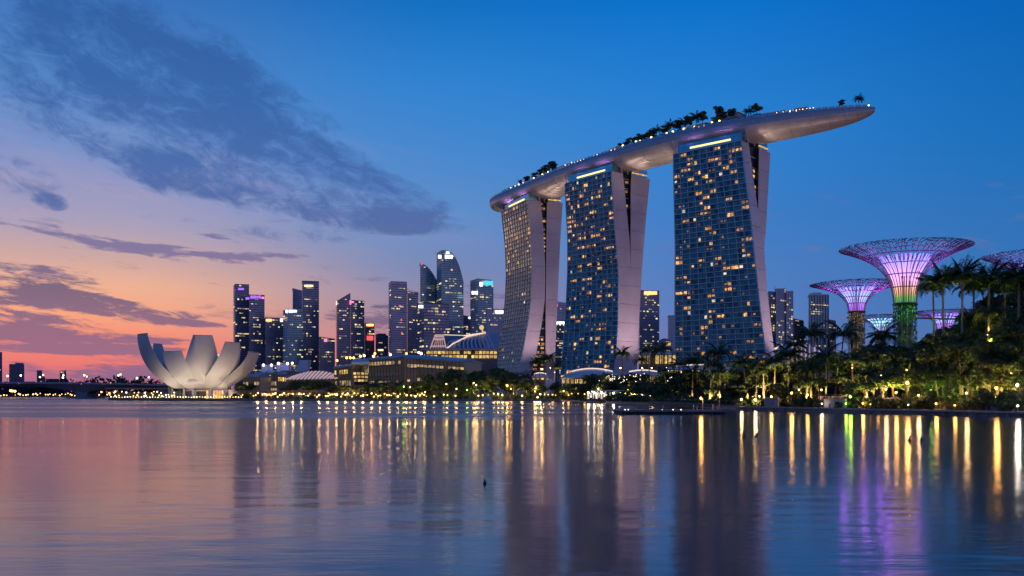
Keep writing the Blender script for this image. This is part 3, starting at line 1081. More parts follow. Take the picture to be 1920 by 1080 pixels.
# pavilions on the deck
m_pav = M("pavilion_wall", (.50, .42, .42), .7, var=.1, scale=.2)
def deck_block(name, px0, px1, off, dep, h, label, cat, mt=m_pav, roofk=None, z0=0., lit=None):
    p0, p1 = deck_pt(s_for(px0, off), off, z0), deck_pt(s_for(px1, off), off, z0)
    c = (p0 + p1) / 2
    T = thing(name, c, label, cat)
    d = (p1 - p0); L = d.length; d.normalize(); n = Vector((d.y, -d.x, 0))
    mb = MB(); mb.box(c + Vector((0, 0, h / 2)) - n * dep / 2, (L, dep, h), (d, n, Vector((0, 0, 1)))); mb.build("wall", mt, T)
    mb = MB(); mb.box(c + Vector((0, 0, h + .25)) - n * dep / 2, (L + 1.6, dep + 1.6, .5), (d, n, Vector((0, 0, 1)))); mb.build("roof", m_rim, T)
    if lit:
        mb = MB(); mb.box(c + Vector((0, 0, h * .5)) + n * .1, (L * .92, .25, h * .55), (d, n, Vector((0, 0, 1)))); mb.build("lit_front", lit, T)
    k = max(2, int(L / 4))
    for i in range(k):
        q = p0.lerp(p1, (i + .5) / k)
        mb = MB(); mb.box(q + Vector((0, 0, h / 2)) + n * .35, (.25, .3, h), (d, n, Vector((0, 0, 1)))); mb.build("post", m_rim, T)
    return T
deck_block("lift_house", 1334, 1384, -.15, 10, 13, "pale square lift house rising behind the trees on the roof deck", "building")
deck_block("roof_restaurant", 1424, 1472, .1, 10, 6.5, "low pinkish restaurant building beside the lamp row on the roof deck", "building")
deck_block("roof_shelter", 1488, 1512, .2, 7, 6.2, "small flat roofed shelter past the restaurant on the roof deck", "shelter")
deck_block("deck_bar", 1287, 1324, .86, 3, 3.0, "long bright bar counter under the palms on the roof deck", "bar", lit=m_strip)
deck_block("pool_terrace", 1145, 1168, .86, 3, 2.6, "short bright lit terrace at the middle of the roof deck", "terrace", lit=m_strip)
for px, w in ((1050, 9), (1064, 8)):
    deck_block("cabana", px - w, px + w - 2, .9, 3, 2.2, "low lit cabana on the roof deck, %s the end trees" % ("just beyond" if px < 1055 else "second past"), "cabana", lit=m_lit)
# floodlights on the tower tops wash the belly of the deck
PURPLE = (.55, .28, 1.0)
for t_, e in ((t1, 1.0), (t2, 1.0), (t3, 1.0)):
    for q in (.25, .75):
        p = t_['a'].lerp(t_['b'], q) - t_['v'] * 2.4 + Vector((0, 0, 2.2))
        light("crown_flood", p, 3600 * e, PURPLE, .8, parent=t_['T'], aim=p + Vector((0, 0, 9)) - t_['v'] * 3, spot=150)
    for sg in (-1, 1):
        for q in (.2, .6):
            base_ = t_['b'].lerp(t_['e'], q) if sg > 0 else t_['a'].lerp(t_['a'] + (t_['e'] - t_['b']), q)
            p = base_ + t_['u'] * (4.0 * sg) + Vector((0, 0, -14))
            light("deck_flood", p, 5500 * e, (1.0, .76, .60), 1.0, parent=t_['T'], aim=p + t_['u'] * (26 * sg) + Vector((0, 0, 19)), spot=100)

# ---------------------------------------------------------------- lotus shaped museum
MY = 560.
mc = Vector((X(372, MY), MY, Z(722, MY)))
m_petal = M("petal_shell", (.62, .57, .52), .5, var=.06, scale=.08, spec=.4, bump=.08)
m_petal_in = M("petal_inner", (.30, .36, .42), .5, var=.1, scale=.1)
m_sky_l = M("skylight_glass", (.2, .3, .4), .15, .6)
mus = thing("lotus_museum", (mc.x, mc.y, .9), "pale lotus flower shaped museum on columns at the water's edge", "museum")
def petal(phi, px_tip, y_tip, wmax, wtip, keel, label=None):
    ph = math.radians(phi)
    kx = (px_tip - 960) / F
    r_tip = (kx * MY - mc.x) / (math.sin(ph) + kx * math.cos(ph)) if abs(math.sin(ph) + kx * math.cos(ph)) > .12 else 22
    h_tip = Z(y_tip, MY - r_tip * math.cos(ph)) - mc.z
    d = Vector((math.sin(ph), -math.cos(ph), 0))        # 0 faces the water
    sd = Vector((math.cos(ph), math.sin(ph), 0))
    N = 26
    L_, R_, I_ = [], [], []
    th1 = math.radians(84)
    for i in range(N + 1):
        q = i / N
        th = th1 * q
        r = r_tip * math.sin(th) / math.sin(th1) + 1.5
        z = h_tip * (1 - math.cos(th)) / (1 - math.cos(th1))
        tr = r_tip * math.cos(th) / math.sin(th1); tz = h_tip * math.sin(th) / (1 - math.cos(th1))
        tg = (d * tr + Vector((0, 0, tz))).normalized()
        nrm = sd.cross(tg)
        if nrm.dot(d) < 0 and q > .3: nrm = -nrm
        if q <= .3 and nrm.z > 0: nrm = -nrm
        w = (wmax * math.sin(PI * min(.5, .13 + q * .85)) ** .8) if q < .6 else wmax + (wtip - wmax) * ((q - .6) / .4) ** 1.3
        hw = w / 2
        c = mc + d * r + Vector((0, 0, z))
        bul = hw * (.60 - .2 * q) * min(1, .15 + q * 3.2)
        # the keel wanders from one edge to the other as it climbs
        kk = keel * (1 - 2.0 * q)
        kk = max(-.8, min(.8, kk))
        K = c + sd * (hw * kk) + nrm * bul
        a, b = c - sd * hw, c + sd * hw
        def arc(p, q_, bulge):
            return [p.lerp(q_, k / 5) + nrm * (bulge * math.sin(PI * k / 5)) for k in range(6)]
        L_.append(arc(a, K, hw * .09)); R_.append(arc(K, b, hw * .09))
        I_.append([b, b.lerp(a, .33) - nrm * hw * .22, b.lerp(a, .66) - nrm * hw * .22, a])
    m = MB()
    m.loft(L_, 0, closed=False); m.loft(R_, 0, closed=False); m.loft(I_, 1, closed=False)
    cap = L_[-1] + R_[-1][1:] + I_[-1][1:-1]
    i0 = len(m.v); m.v += [tuple(p) for p in cap]; m.f.append(tuple(range(i0, i0 + len(cap)))); m.m.append(2)
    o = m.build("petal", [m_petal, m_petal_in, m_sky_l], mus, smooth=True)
    # rim of the skylight at the tip
    m = MB()
    for k in range(len(cap)):
        m.beam(cap[k], cap[(k + 1) % len(cap)], .35, .35)
    m.build("skylight_rim", m_rim, o)
    return o
for a in ((-52, 275, 626, 20, 13, .7), (-100, 300, 645, 18, 10, .5), (-20, 328, 659, 19, 12.5, .8), (25, 377, 629, 20, 11, .8), (58, 432, 642, 19, 11, -.7), (80, 469, 660, 18, 11, -.6), (128, 425, 668, 14, 8, .4), (-160, 352, 666, 14, 8, .4)):
    petal(*a)
m = MB()
m.lathe(mc, [(3, -3.0), (9, -2.5), (13, -1.4), (16.5, .4), (17.5, 3.0)], 28)
m.build("bowl", m_petal, mus, smooth=True)
m_col = M("museum_column", (.30, .29, .28), .6, var=.1)
for px, off in ((317, 6), (323, -4), (338, 8), (345, -9), (362, -10), (366, -4), (394, -10), (397, 2), (421, -4), (427, 6), (431, -2)):
    p = Vector((X(px, MY + off), MY + off, .9))
    m = MB(); m.tube([p, p + Vector((0, 0, mc.z + 2.0 - .9))], [.85, .7], 8)
    m.build("column", m_col, mus)
m_glow = M("lobby_glow", (.5, .35, .2), .5, emit=(1.0, .56, .16), es=1.1, evar=.6)
for k, px in enumerate(range(370, 424, 6)):
    m = MB(); m.box((X(px, MY + 9), MY + 9, 3.6), (1.6, .3, 5.0)); m.build("lobby_window", m_glow, mus)
m = MB(); m.box((X(352, MY + 10), MY + 10, 3.3), (24, 5, 4.8)); m.build("lobby_wall", M("lobby_wall", (.12, .12, .13), .6), mus)
m = MB()
m.lathe((mc.x + 10, mc.y + 6, mc.z + 9), [(4.2, 0), (4.2, 3.5)], 12)
m.build("atrium_drum", M("drum_glow", (.5, .4, .2), .5, emit=(1., .72, .2), es=.9), mus)
m = MB()
m.lathe((mc.x + 10, mc.y + 6, mc.z + 13.2), [(4.6, 0), (3.0, 6)], 12)
m.build("roof_lantern", M("lantern_white", (.8, .8, .82), .4, emit=(1, .95, .9), es=.75), mus)
for px, dy, e in ((322, -16, 5200), (350, -22, 6500), (378, -24, 8000), (402, -22, 8000), (430, -14, 6500), (452, -6, 4200), (300, -10, 2600)):
    dy *= 1.5; e *= .8
    light("museum_flood", (X(px, MY + dy), MY + dy, 2.0), e * .85, (1.0, .82, .64), .6, parent=mus, aim=(X(px, MY) * .4 + mc.x * .6, MY, 28), spot=120)

# ---------------------------------------------------------------- supertrees
m_rib = M("steel_branch", (.34, .31, .35), .45, .3, var=.2)
m_conc = M("tree_core", (.16, .15, .15), .8, var=.2)
m_vine = [M("vine_leaf", (.06, .11, .03), .7, var=.5, scale=.6, transl=.2), M("vine_leaf_bright", (.11, .15, .04), .7, var=.5, scale=.6, transl=.2)]
def led(name, stops, es):
    """self-glowing strip standing in for floodlight on the ribs, coloured along its length"""
    m = bpy.data.materials.new(name)
    m.use_nodes = True
    t = m.node_tree
    b = t.nodes["Principled BSDF"]
    co = t.nodes.new("ShaderNodeTexCoord")
    se = t.nodes.new("ShaderNodeSeparateXYZ")
    t.links.new(co.outputs["Generated"], se.inputs[0])
    cr = t.nodes.new("ShaderNodeValToRGB")
    e = cr.color_ramp.elements
    while len(e) > 1: e.remove(e[-1])
    for i, (p, c) in enumerate(stops):
        x = e[0] if i == 0 else e.new(p)
        x.position = p; x.color = (*c, 1)
    t.links.new(se.outputs[2], cr.inputs[0])
    t.links.new(cr.outputs[0], b.inputs["Emission Color"])
    b.inputs["Emission Strength"].default_value = es
    b.inputs["Base Color"].default_value = (.4, .4, .45, 1)
    return m
GLOW_BIG = led("glow_rainbow", [(0, (.05, .34, .02)), (.13, (.12, .40, .03)), (.24, (.75, .36, .10)), (.34, (.9, .44, .32)), (.5, (.95, .44, .85)), (.72, (.72, .36, 1.)), (.84, (.42, .36, 1.)), (1, (.20, .24, .85))], 1.3)
GLOW_VIO = led("glow_violet", [(0, (.9, .35, .2)), (.08, (.45, .10, .9)), (.3, (.50, .25, 1.)), (.6, (.45, .55, 1.)), (1, (.22, .30, 1.))], 1.3)
GLOW_CYAN = led("glow_cyan", [(0, (.4, .2, .6)), (.25, (.35, .5, 1.)), (.6, (.4, .8, 1.)), (1, (.3, .6, 1.))], 1.5)

def fl(t):
    return .35 * t ** 1.8 + .65 * t ** 4.2
def sector(seed, r0, R_, z0, z1, N, thick):
    """one branching rib: it leaves the trunk, forks twice, and ties to its neighbours by crooked links"""
    rr = random.Random(seed)
    mb = MB()
    def P(t, a):
        r = r0 + (R_ - r0) * fl(t)
        z = z0 + (z1 - z0) * t
        return Vector((r * math.cos(a), r * math.sin(a), z))
    da = 2 * PI / N
    def line_(t0, a0, t1, a1, th):
        k = 4
        mb.tube([P(t0 + (t1 - t0) * i / k, a0 + (a1 - a0) * i / k) for i in range(k + 1)], th, 4)
    f1, f2, f3 = .74 + rr.uniform(-.04, .04), .87 + rr.uniform(-.025, .025), .945 + rr.uniform(-.012, .012)
    mb.tube([P(i / 10 * f1, 0) for i in range(11)], thick, 4)
    ends = []
    for s1 in (-.25, .25):
        a1 = s1 * da * rr.uniform(.8, 1.2)
        line_(f1, 0, f2, a1, thick * .9)
        for s2 in (-.125, .125):
            a2 = a1 + s2 * da * rr.uniform(.6, 1.5)
            line_(f2, a1, f3, a2, thick * .8)
            ends.append(a2)
    for i, a in enumerate(ends):
        b = a + rr.uniform(-.12, .12) * da
        tt = 1.0 - rr.uniform(0, .018)
        line_(f3, a, tt, b, thick * .7)
        nx = ends[i + 1] if i + 1 < len(ends) else ends[0] + da
        for q in (rr.uniform(.90, .93), rr.uniform(.955, .968), rr.uniform(.982, .992)):
            aa = a + (b - a) * max(0, (q - f3) / (1 - f3))
            line_(q, aa, q + rr.uniform(-.012, .014), nx, thick * .65)
        line_(tt, b, 1.0, nx, thick * .7)
    return mb.mesh("branch", m_rib)

def supertree(label, px, base_px_w, y_flare, y_rim, half_px, Y, N, glowm, strips, vine_lights, coll, purple, base_z=1.5, thick=.17, tilt=0.):
    cx = X(px, Y)
    z0, z1 = Z(y_flare, Y), Z(y_rim, Y)
    r0, R_ = base_px_w / F * Y, half_px / F * Y
    rr = random.Random(int(px))
    T = thing("supertree", (cx, Y, base_z), label, "supertree", "steel supertrees in the garden")
    o0 = Vector((0, 0, -base_z))
    secs = [sector(int(px) * 7 + k, r0, R_, z0, z1, N, thick) for k in range(4)]
    for k in range(N):
        inst("branch", secs[rr.randrange(4)], T, Matrix.Translation(o0) @ Matrix.Rotation(tilt, 4, 'Y') @ Matrix.Rotation(2 * PI * k / N + rr.uniform(-.02, .02), 4, 'Z'))
    def ring(t, th, name="hoop"):
        r = r0 + (R_ - r0) * fl(t)
        mb = MB()
        mb.tube([(r * math.cos(2 * PI * k / 40), r * math.sin(2 * PI * k / 40), z0 + (z1 - z0) * t - base_z) for k in range(41)], th, 4, cap=False)
        inst(name, mb.mesh("hoop", m_rib), T, Matrix.Rotation(tilt, 4, 'Y'))
    for q in (.02, .30, .52, .70, .845):
        ring(q, thick * 1.1)
    # trunk: concrete core with planted skin
    mb = MB()
    mb.lathe((0, 0, 0), [(r0 * .72, 0), (r0 * .68, z0 - base_z), (r0 * .5, z0 - base_z + (z1 - z0) * .5)], 16)
    inst("core", mb.mesh("core", m_conc), T, Matrix.Identity(4))
    mb = MB()
    for k in range(2400):
        a = rr.uniform(0, 2 * PI); z = rr.uniform(0, z0 - base_z)
        r = r0 * rr.uniform(.82, 1.04)
        p = Vector((r * math.cos(a), r * math.sin(a), z))
        n = Vector((math.cos(a) + rr.gauss(0, .5), math.sin(a) + rr.gauss(0, .5), rr.gauss(.2, .5))).normalized()
        u_ = n.orthogonal().normalized(); u_ = Matrix.Rotation(rr.uniform(0, 6), 3, n) @ u_; w_ = n.cross(u_)
        s = .42 * rr.uniform(.5, 1.3) * (r0 / 3.5) ** .5
        mb.quad(p - u_ * s, p - w_ * s * .6, p + u_ * s, p + w_ * s * .6, int(rr.random() < .3))
    o = mb.build("planting", m_vine, None)
    o.parent = T; tag(o, kind="stuff")
    mb = MB()
    for k in range(130):
        a = rr.uniform(-PI, 0); z = (z0 - base_z) * (1 - rr.random() ** 1.2)
        if rr.random() < .35: z = (z0 - base_z) * rr.uniform(.86, 1)
        p = Vector((r0 * 1.05 * math.cos(a), r0 * 1.05 * math.sin(a), z))
        n = Vector((math.cos(a), math.sin(a), .2)); u_ = Vector((-math.sin(a), math.cos(a), 0)); w_ = n.cross(u_)
        s = rr.uniform(.05, .15) * (r0 / 3.5) ** .5
        mb.quad(p - u_ * s, p - w_ * s, p + u_ * s, p + w_ * s)
    g_ = vine_lights[0][2]
    gm = M("trunk_glow_%s" % ("green" if g_ == GREEN else "gold"), (.3, .4, .1), .5, emit=(.25, 1.0, .06) if g_ == GREEN else (1.0, .66, .10), es=.85, sampling='NONE')
    o = mb.build("trunk_lights", gm, None); o.parent = T; tag(o, kind="stuff")
    mb = MB()
    for k in range(14):
        a = 2 * PI * k / 14
        mb.tube([(r0 * 1.02 * math.cos(a), r0 * 1.02 * math.sin(a), z0 - base_z - .5), (r0 * 1.02 * math.cos(a), r0 * 1.02 * math.sin(a), z0 * .3)], .09, 3)
    inst("trellis", mb.mesh("trellis", m_rib), T, Matrix.Identity(4))
    # collar at the top of the planted part
    mb = MB()
    mb.lathe((0, 0, z0 - base_z - .3), [(r0 * .9, 0), (r0 * 1.12, 0), (r0 * 1.12, .5), (r0 * .9, .5)], 20)
    inst("collar", mb.mesh("collar", m_dark), T, Matrix.Identity(4))
    # added glowing strips inside the flare imitate floodlit ribs
    t_end = .845
    mb = MB()
    hw = .155 * R_ / 22 * 24 / strips * 1.7
    ring_ = []
    for i in range(13):
        t_ = i / 12 * t_end
        r = (r0 + (R_ - r0) * fl(t_)) * (.92 - .30 * (t_ / t_end) ** 2) - .2
        z = z0 + (z1 - z0) * t_ - base_z
        w = max(.10, hw * (1 + 2.2 * fl(t_)))
        ring_.append([(r, -w, z), (r, w, z), (r - .12, w, z + .05), (r - .12, -w, z + .05)])
    mb.loft(ring_)
    strip = mb.mesh("glow_strip", glowm)
    for k in range(strips):
        inst("glow_strip", strip, T, Matrix.Rotation(tilt, 4, 'Y') @ Matrix.Rotation(2 * PI * (k + .5) / strips, 4, 'Z'))
    # lights at the foot of the flare colour the ribs, lights at the trunk colour the planting
    for k in range(5):
        a = -PI / 2 + (k - 2) * .75
        rr_ = R_ * .62
        light("canopy_flood", (cx + rr_ * math.cos(a), Y + rr_ * math.sin(a), z0 + (z1 - z0) * .45), purple * 950 * (R_ / 22) ** 2, (.78, .08, 1.0), .6, parent=T, aim=(cx + rr_ * .9 * math.cos(a), Y + rr_ * .9 * math.sin(a), z1 + 2), spot=130)
    if purple >= 1:
        for k in range(3):
            a = -PI / 2 + (k - 1) * .9
            light("canopy_glow", (cx + R_ * .5 * math.cos(a), Y + R_ * .5 * math.sin(a), z0 + (z1 - z0) * .55), purple * 520 * (R_ / 22) ** 2, (.50, .10, 1.0), .8, parent=T)
    for dz, e, c in vine_lights:
        for a in (-2.3, -1.57, -.8):
            light("trunk_flood", (cx + r0 * 2.1 * math.cos(a), Y + r0 * 2.1 * math.sin(a), z0 + dz - 3), e * .14, c, .4, parent=T, aim=(cx, Y, z0 + dz), spot=100)
    return T
GREEN, LIME, GOLD = (.12, 1.0, .08), (.55, 1.0, .08), (1.0, .72, .10)
supertree("tallest steel supertree, flaring white and pink above a green lit planted trunk", 1697, 20, 571, 465, 117, 330, 30, GLOW_BIG, 34, [(-2, 2400, GREEN), (-9, 900, LIME), (-14, 500, LIME)], None, 1.0)
supertree("second supertree with a blue and violet flare above a gold lit planted trunk", 1606, 14.5, 585, 533, 84, 385, 28, GLOW_VIO, 26, [(-1, 1300, GOLD), (-7, 1300, GOLD), (-13, 1700, GOLD)], None, 1.6, thick=.16)
supertree("violet flared supertree half hidden behind the tall dark palms", 1772, 14, 618, 585, 62, 420, 20, GLOW_VIO, 22, [(-1, 900, GOLD), (-5, 400, GOLD)], None, 1.5, thick=.16)
supertree("small far supertree with a cyan lit flare low behind the tallest one", 1651, 10, 622, 594, 60, 480, 20, GLOW_CYAN, 22, [(-1, 400, GOLD)], None, .3, thick=.17)
supertree("supertree cut off by the edge, only its violet canopy rim showing above the palms", 1962, 18, 585, 478, 108, 330, 24, GLOW_VIO, 24, [(-2, 700, GOLD)], None, 1.6)
# aerial walkway hung between the supertrees
wa, wb = Vector((X(1702, 330), 326, Z(598, 330))), Vector((X(1790, 400), 400, Z(598, 400)))
aw = thing("aerial_walkway", (wa + wb) / 2, "narrow brown aerial walkway running off the tallest supertree's trunk", "walkway")
m_walk = M("walkway_steel", (.22, .10, .05), .6, .2)
m = MB(); m.beam(wa, wb, 2.0, .5); m.build("walk_deck", m_walk, aw)
for sd in (-1, 1):
    m = MB(); q = (wb - wa).cross(Vector((0, 0, 1))).normalized() * sd
    m.beam(wa + q + Vector((0, 0, 1.3)), wb + q + Vector((0, 0, 1.3)), .1, .1); m.build("handrail", m_walk, aw)
    for k in range(12):
        m = MB(); p = wa.lerp(wb, k / 11) + q; m.beam(p + Vector((0, 0, .2)), p + Vector((0, 0, 1.25)), .08, .08); m.build("baluster", m_walk, aw)
# ---------------------------------------------------------------- city blocks across the bay
G_BODY = {
    "blue": M("city_glass_blue", (.26, .33, .44), .22, .62, var=.3, scale=.03),
    "dark": M("city_glass_dark", (.20, .25, .34), .25, .6, var=.3, scale=.03),
    "teal": M("city_glass_teal", (.17, .34, .40), .2, .65, var=.3, scale=.03),
    "grey": M("city_concrete", (.30, .29, .33), .7, var=.15, scale=.05),
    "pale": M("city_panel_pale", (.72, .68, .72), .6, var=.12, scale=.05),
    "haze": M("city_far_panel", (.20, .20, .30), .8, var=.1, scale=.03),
}
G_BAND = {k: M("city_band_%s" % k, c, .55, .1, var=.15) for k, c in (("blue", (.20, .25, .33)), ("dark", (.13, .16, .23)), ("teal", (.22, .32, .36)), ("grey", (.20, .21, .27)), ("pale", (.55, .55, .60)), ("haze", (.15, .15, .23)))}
m_cw = M("office_light", (.3, .25, .2), .5, emit=(1.0, .74, .34), es=1.25, evar=.6, sampling='NONE')
m_cd = M("office_light_dim", (.2, .2, .2), .5, emit=(1.0, .80, .48), es=.40, evar=.6, sampling='NONE')
P_CW, P_CD = unit(m_cw, "cw"), unit(m_cd, "cd")
SIGN = {k: M("sign_%s" % k, (.3, .3, .3), .5, emit=c, es=e) for k, c, e in (
    ("white", (.95, .95, 1.0), 2.6), ("orange", (1.0, .42, .12), 2.4), ("cyan", (.08, .65, .80), 1.1), ("purple", (.38, .12, 1.0), 1.3), ("pink", (1.0, .18, .42), 1.8), ("red", (1.0, .08, .08), 1.6), ("blue", (.35, .55, 1.0), 2.2), ("warm", (1.0, .66, .30), 2.0))}

def block(label, L, N, R, Y, style, seed, prow=.3, pcell=.5, fstep=4.3, cstep=3.3, side="same", signs=(), arc=None, mull=0, cat="office tower", crown=None, rd=14, ld=30, name="office_tower", lights=True, antenna=None):
    """L, N, R: (px, top row) of the left rear corner, the near corner and the right corner"""
    rr = random.Random(seed)
    def P(px, d): return Vector((X(px, Y + d), Y + d, 0))
    pl, pn, pr = P(L[0], ld), P(N[0], 0), P(R[0], rd)
    back = pl + pr - pn
    zl, zn, zr = Z(L[1], Y + ld), Z(N[1], Y), Z(R[1], Y + rd)
    def top(t):
        if arc: return Z(arc(t), Y + rd * t)
        return zn + (zr - zn) * t
    T = thing(name, ((pn + pr) / 2).to_tuple()[:2] + (.9,), label, cat, "city towers across the bay")
    n = 14 if arc else 1
    mb = MB()
    off = pl - pn
    for i in range(n):
        t0, t1_ = i / n, (i + 1) / n
        a, b = pn.lerp(pr, t0), pn.lerp(pr, t1_)
        za, zb = Vector((0, 0, top(t0))), Vector((0, 0, top(t1_)))
        mb.quad(a, b, b + zb, a + za)
        mb.quad(a + za, b + zb, b + off + zb, a + off + za, 1)
        mb.quad(a + off, b + off, b + off + zb, a + off + za)
    z0, z1 = Vector((0, 0, top(0))), Vector((0, 0, top(1)))
    mb.quad(pn, pl, pl + z0, pn + z0, 2)
    mb.quad(pr, back, back + z1, pr + z1)
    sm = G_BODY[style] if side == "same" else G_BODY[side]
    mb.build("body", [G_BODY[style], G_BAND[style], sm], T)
    faces = [(pn, pr, False), (pl, pn, True)]
    mpp = Y / F
    bands = MB()
    zmax = max(top(i / 10) for i in range(11))
    lit = []
    for (a, b, is_side) in faces:
        d = (b - a); Ln = d.length; d.normalize(); nrm = Vector((d.y, -d.x, 0))
        wpx = abs(b.x / b.y - a.x / a.y) * F
        if wpx < 2.5: continue
        z = 3 * mpp
        ncell = max(2, int(wpx / cstep))
        while z < zmax - 2 * mpp:
            ts = [k / 20 for k in range(21) if (top(k / 20) if not is_side else top(0)) > z + 1.5 * mpp]
            if len(ts) > 1:
                p, q = a.lerp(b, ts[0]), a.lerp(b, ts[-1])
                up = Vector((0, 0, z))
                bands.beam(p + up + nrm * .25, q + up + nrm * .25, .8, 1.2 * mpp)
                if lights and rr.random() < .12 + prow * (1 if not is_side else .8):
                    run = rr.random() < .35
                    c0, c1 = rr.uniform(0, .5), rr.uniform(.55, 1)
                    for c in range(ncell):
                        t = (c + .5) / ncell
                        if not (ts[0] <= t <= ts[-1]): continue
                        if (run and c0 < t < c1 and rr.random() < .85) or (not run and rr.random() < pcell * .42):
                            cen = a.lerp(b, t) + Vector((0, 0, z + fstep * .5 * mpp)) + nrm * .3
                            lit.append((cen, d, nrm, Ln / ncell * rr.uniform(.55, .95), fstep * mpp * rr.uniform(.35, .6), rr.random() < .45))
            z += fstep * mpp
        if mull and not is_side:
            for k in range(mull + 1):
                t = k / mull
                p = a.lerp(b, t)
                bands.box(p + Vector((0, 0, top(t) / 2)) + nrm * .4, (.9 * mpp, 1.0, top(t) - .4), (d, nrm, Vector((0, 0, 1))))
    bands.build("floor_bands", G_BAND[style], T, kind="stuff")
    for cen, d, nrm, w, h, dim in lit[:150]:
        inst("window", P_CD if dim else P_CW, T, frame_mat(cen - wloc(T), d, nrm, Vector((0, 0, 1)), w, .3, h))
    for (pxa, pxb, ya, yb, colr) in signs:
        # sign letters cannot be read at this distance: bright blocks of uneven width
        dd = (pr - pn).normalized(); nn = Vector((dd.y, -dd.x, 0))
        yy = Y + rd * .5
        bz = None
        k = max(1, min(6, int((pxb - pxa) / 3.2)))
        cuts = sorted([pxa, pxb] + [pxa + (pxb - pxa) * (i + rr.uniform(-.2, .2)) / k for i in range(1, k)])
        base = pn.lerp(pr, .5)
        for c0, c1 in zip(cuts, cuts[1:]):
            def on_face(px):
                kx = (px - 960) / F
                tt = (kx * pn.y - pn.x) / (dd.x - kx * dd.y)
                return pn + dd * tt
            p, q = on_face(c0 + .3), on_face(c1 - .15)
            w = (q - p).length
            mb = MB(); mb.box((0, 0, 0), (1, 1, 1))
            cen = (p + q) / 2 + nn * 1.0 + Vector((0, 0, Z((ya + yb) / 2, (p.y + q.y) / 2)))
            key = "sign_" + colr
            if key not in PANE: PANE[key] = b_.mesh("sign_block", SIGN[colr])
            inst("sign", PANE[key], T, frame_mat(cen - wloc(T), dd, nn, Vector((0, 0, 1)), w, .8, abs(yb - ya) * mpp * rr.uniform(.75, 1)))
    if crown:
        cx0, cx1, cy_, mt = crown
        a, b = P(cx0, 9), P(cx1, 12)
        mb = MB()
        h = Z(cy_, Y + 9) - top(.5) + 1
        mb.box((a + b) / 2 + Vector((0, 8, top(.5) - 1 + h / 2)), ((b - a).length, 14, h))
        mb.build("roof_plant", G_BODY[mt], T)
    for (px, y0, y1) in antenna or ():
        mb = MB(); mb.tube([(X(px, Y + 10), Y + 10, Z(y0, Y + 10)), (X(px, Y + 10), Y + 10, Z(y1, Y + 10))], [.5, .3], 4); mb.build("antenna", G_BODY["pale"], T)
    # parapet round the roof
    mb = MB()
    tops = [(pn.lerp(pr, i / n), top(i / n)) for i in range(n + 1)]
    for (a, za), (b, zb) in zip(tops, tops[1:]):
        mb.beam(a + Vector((0, 0, za)), b + Vector((0, 0, zb)), 1.0, 1.4)
    mb.beam(pl + Vector((0, 0, top(0))), pn + Vector((0, 0, top(0))), 1.0, 1.4)
    mb.build("parapet", G_BAND["pale"] if style in ("blue", "teal") else G_BAND[style], T)
    return T

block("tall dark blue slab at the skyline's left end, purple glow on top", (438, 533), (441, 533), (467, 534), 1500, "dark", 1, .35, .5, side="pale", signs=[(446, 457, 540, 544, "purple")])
block("dark tower with a purple crown beside the leftmost slab", (466, 553), (467, 553), (496, 554), 1480, "dark", 2, .5, .45, signs=[(460, 467, 557, 562, "purple"), (469, 489, 554, 560, "purple"), (490, 495, 556, 561, "pink")])
block("mid height tower with an orange sign, right of the purple crowned one", (496, 596), (498, 596), (531, 597), 1460, "dark", 3, .5, .5, signs=[(498, 509, 598, 603, "orange"), (525, 530, 597, 604, "white")])
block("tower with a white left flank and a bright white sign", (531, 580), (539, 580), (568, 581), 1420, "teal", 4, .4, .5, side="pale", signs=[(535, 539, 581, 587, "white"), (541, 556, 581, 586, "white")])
block("slanted narrow tower behind the white flanked one", (548, 541), (549, 541), (568, 546), 1560, "blue", 5, .2, .4)
block("tall flat topped dark tower with a lit row near its roof", (566, 527), (567, 527), (598, 528), 1500, "dark", 6, .42, .45, signs=[(570, 587, 534, 538, "warm")])
block("low dark block with a pink sign", (598, 632), (599, 632), (628, 636), 1400, "dark", 7, .3, .3, signs=[(607, 613, 636, 641, "pink")])
block("tower with a roof slanting up to a point on its right", (630, 565), (632, 565), (657, 550), 1450, "dark", 8, .5, .5, signs=[(629.5, 632, 565, 572, "warm")], rd=6)
block("flat topped half of the pair, with a pink light on its seam", (657, 563), (658, 563), (683, 565), 1450, "dark", 9, .6, .55, signs=[(655, 658, 563, 571, "pink"), (658, 663, 565, 568, "pink")])
block("narrow red lit tower with an orange sign", (683, 606), (685, 606), (702, 607), 1500, "grey", 10, .5, .5, signs=[(686, 700, 607, 612, "orange"), (687, 699, 629, 639, "red")])
block("small dark block left of the tall grey slab", (704, 627), (706, 627), (728, 630), 1500, "haze", 11, .4, .3, crown=(708, 722, 625, "haze"), signs=[(708, 718, 655, 658, "warm")])
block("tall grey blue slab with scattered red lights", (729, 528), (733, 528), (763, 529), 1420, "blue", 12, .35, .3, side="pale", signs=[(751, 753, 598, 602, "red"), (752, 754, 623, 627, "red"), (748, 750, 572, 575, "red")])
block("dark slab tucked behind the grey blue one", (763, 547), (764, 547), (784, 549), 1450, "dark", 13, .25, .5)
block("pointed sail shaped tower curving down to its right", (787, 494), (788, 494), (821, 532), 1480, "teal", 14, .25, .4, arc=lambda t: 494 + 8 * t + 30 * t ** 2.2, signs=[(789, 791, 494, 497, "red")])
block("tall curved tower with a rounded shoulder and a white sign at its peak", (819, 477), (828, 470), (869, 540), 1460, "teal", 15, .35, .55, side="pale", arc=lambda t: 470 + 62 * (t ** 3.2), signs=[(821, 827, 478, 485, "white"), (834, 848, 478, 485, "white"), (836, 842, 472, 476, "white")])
block("broad low office block with lit storeys in front of the curved tower", (783, 567), (795, 567), (842, 571), 1300, "dark", 16, .7, .75, side="grey", signs=[(784, 793, 572, 578, "white")], fstep=5.5)
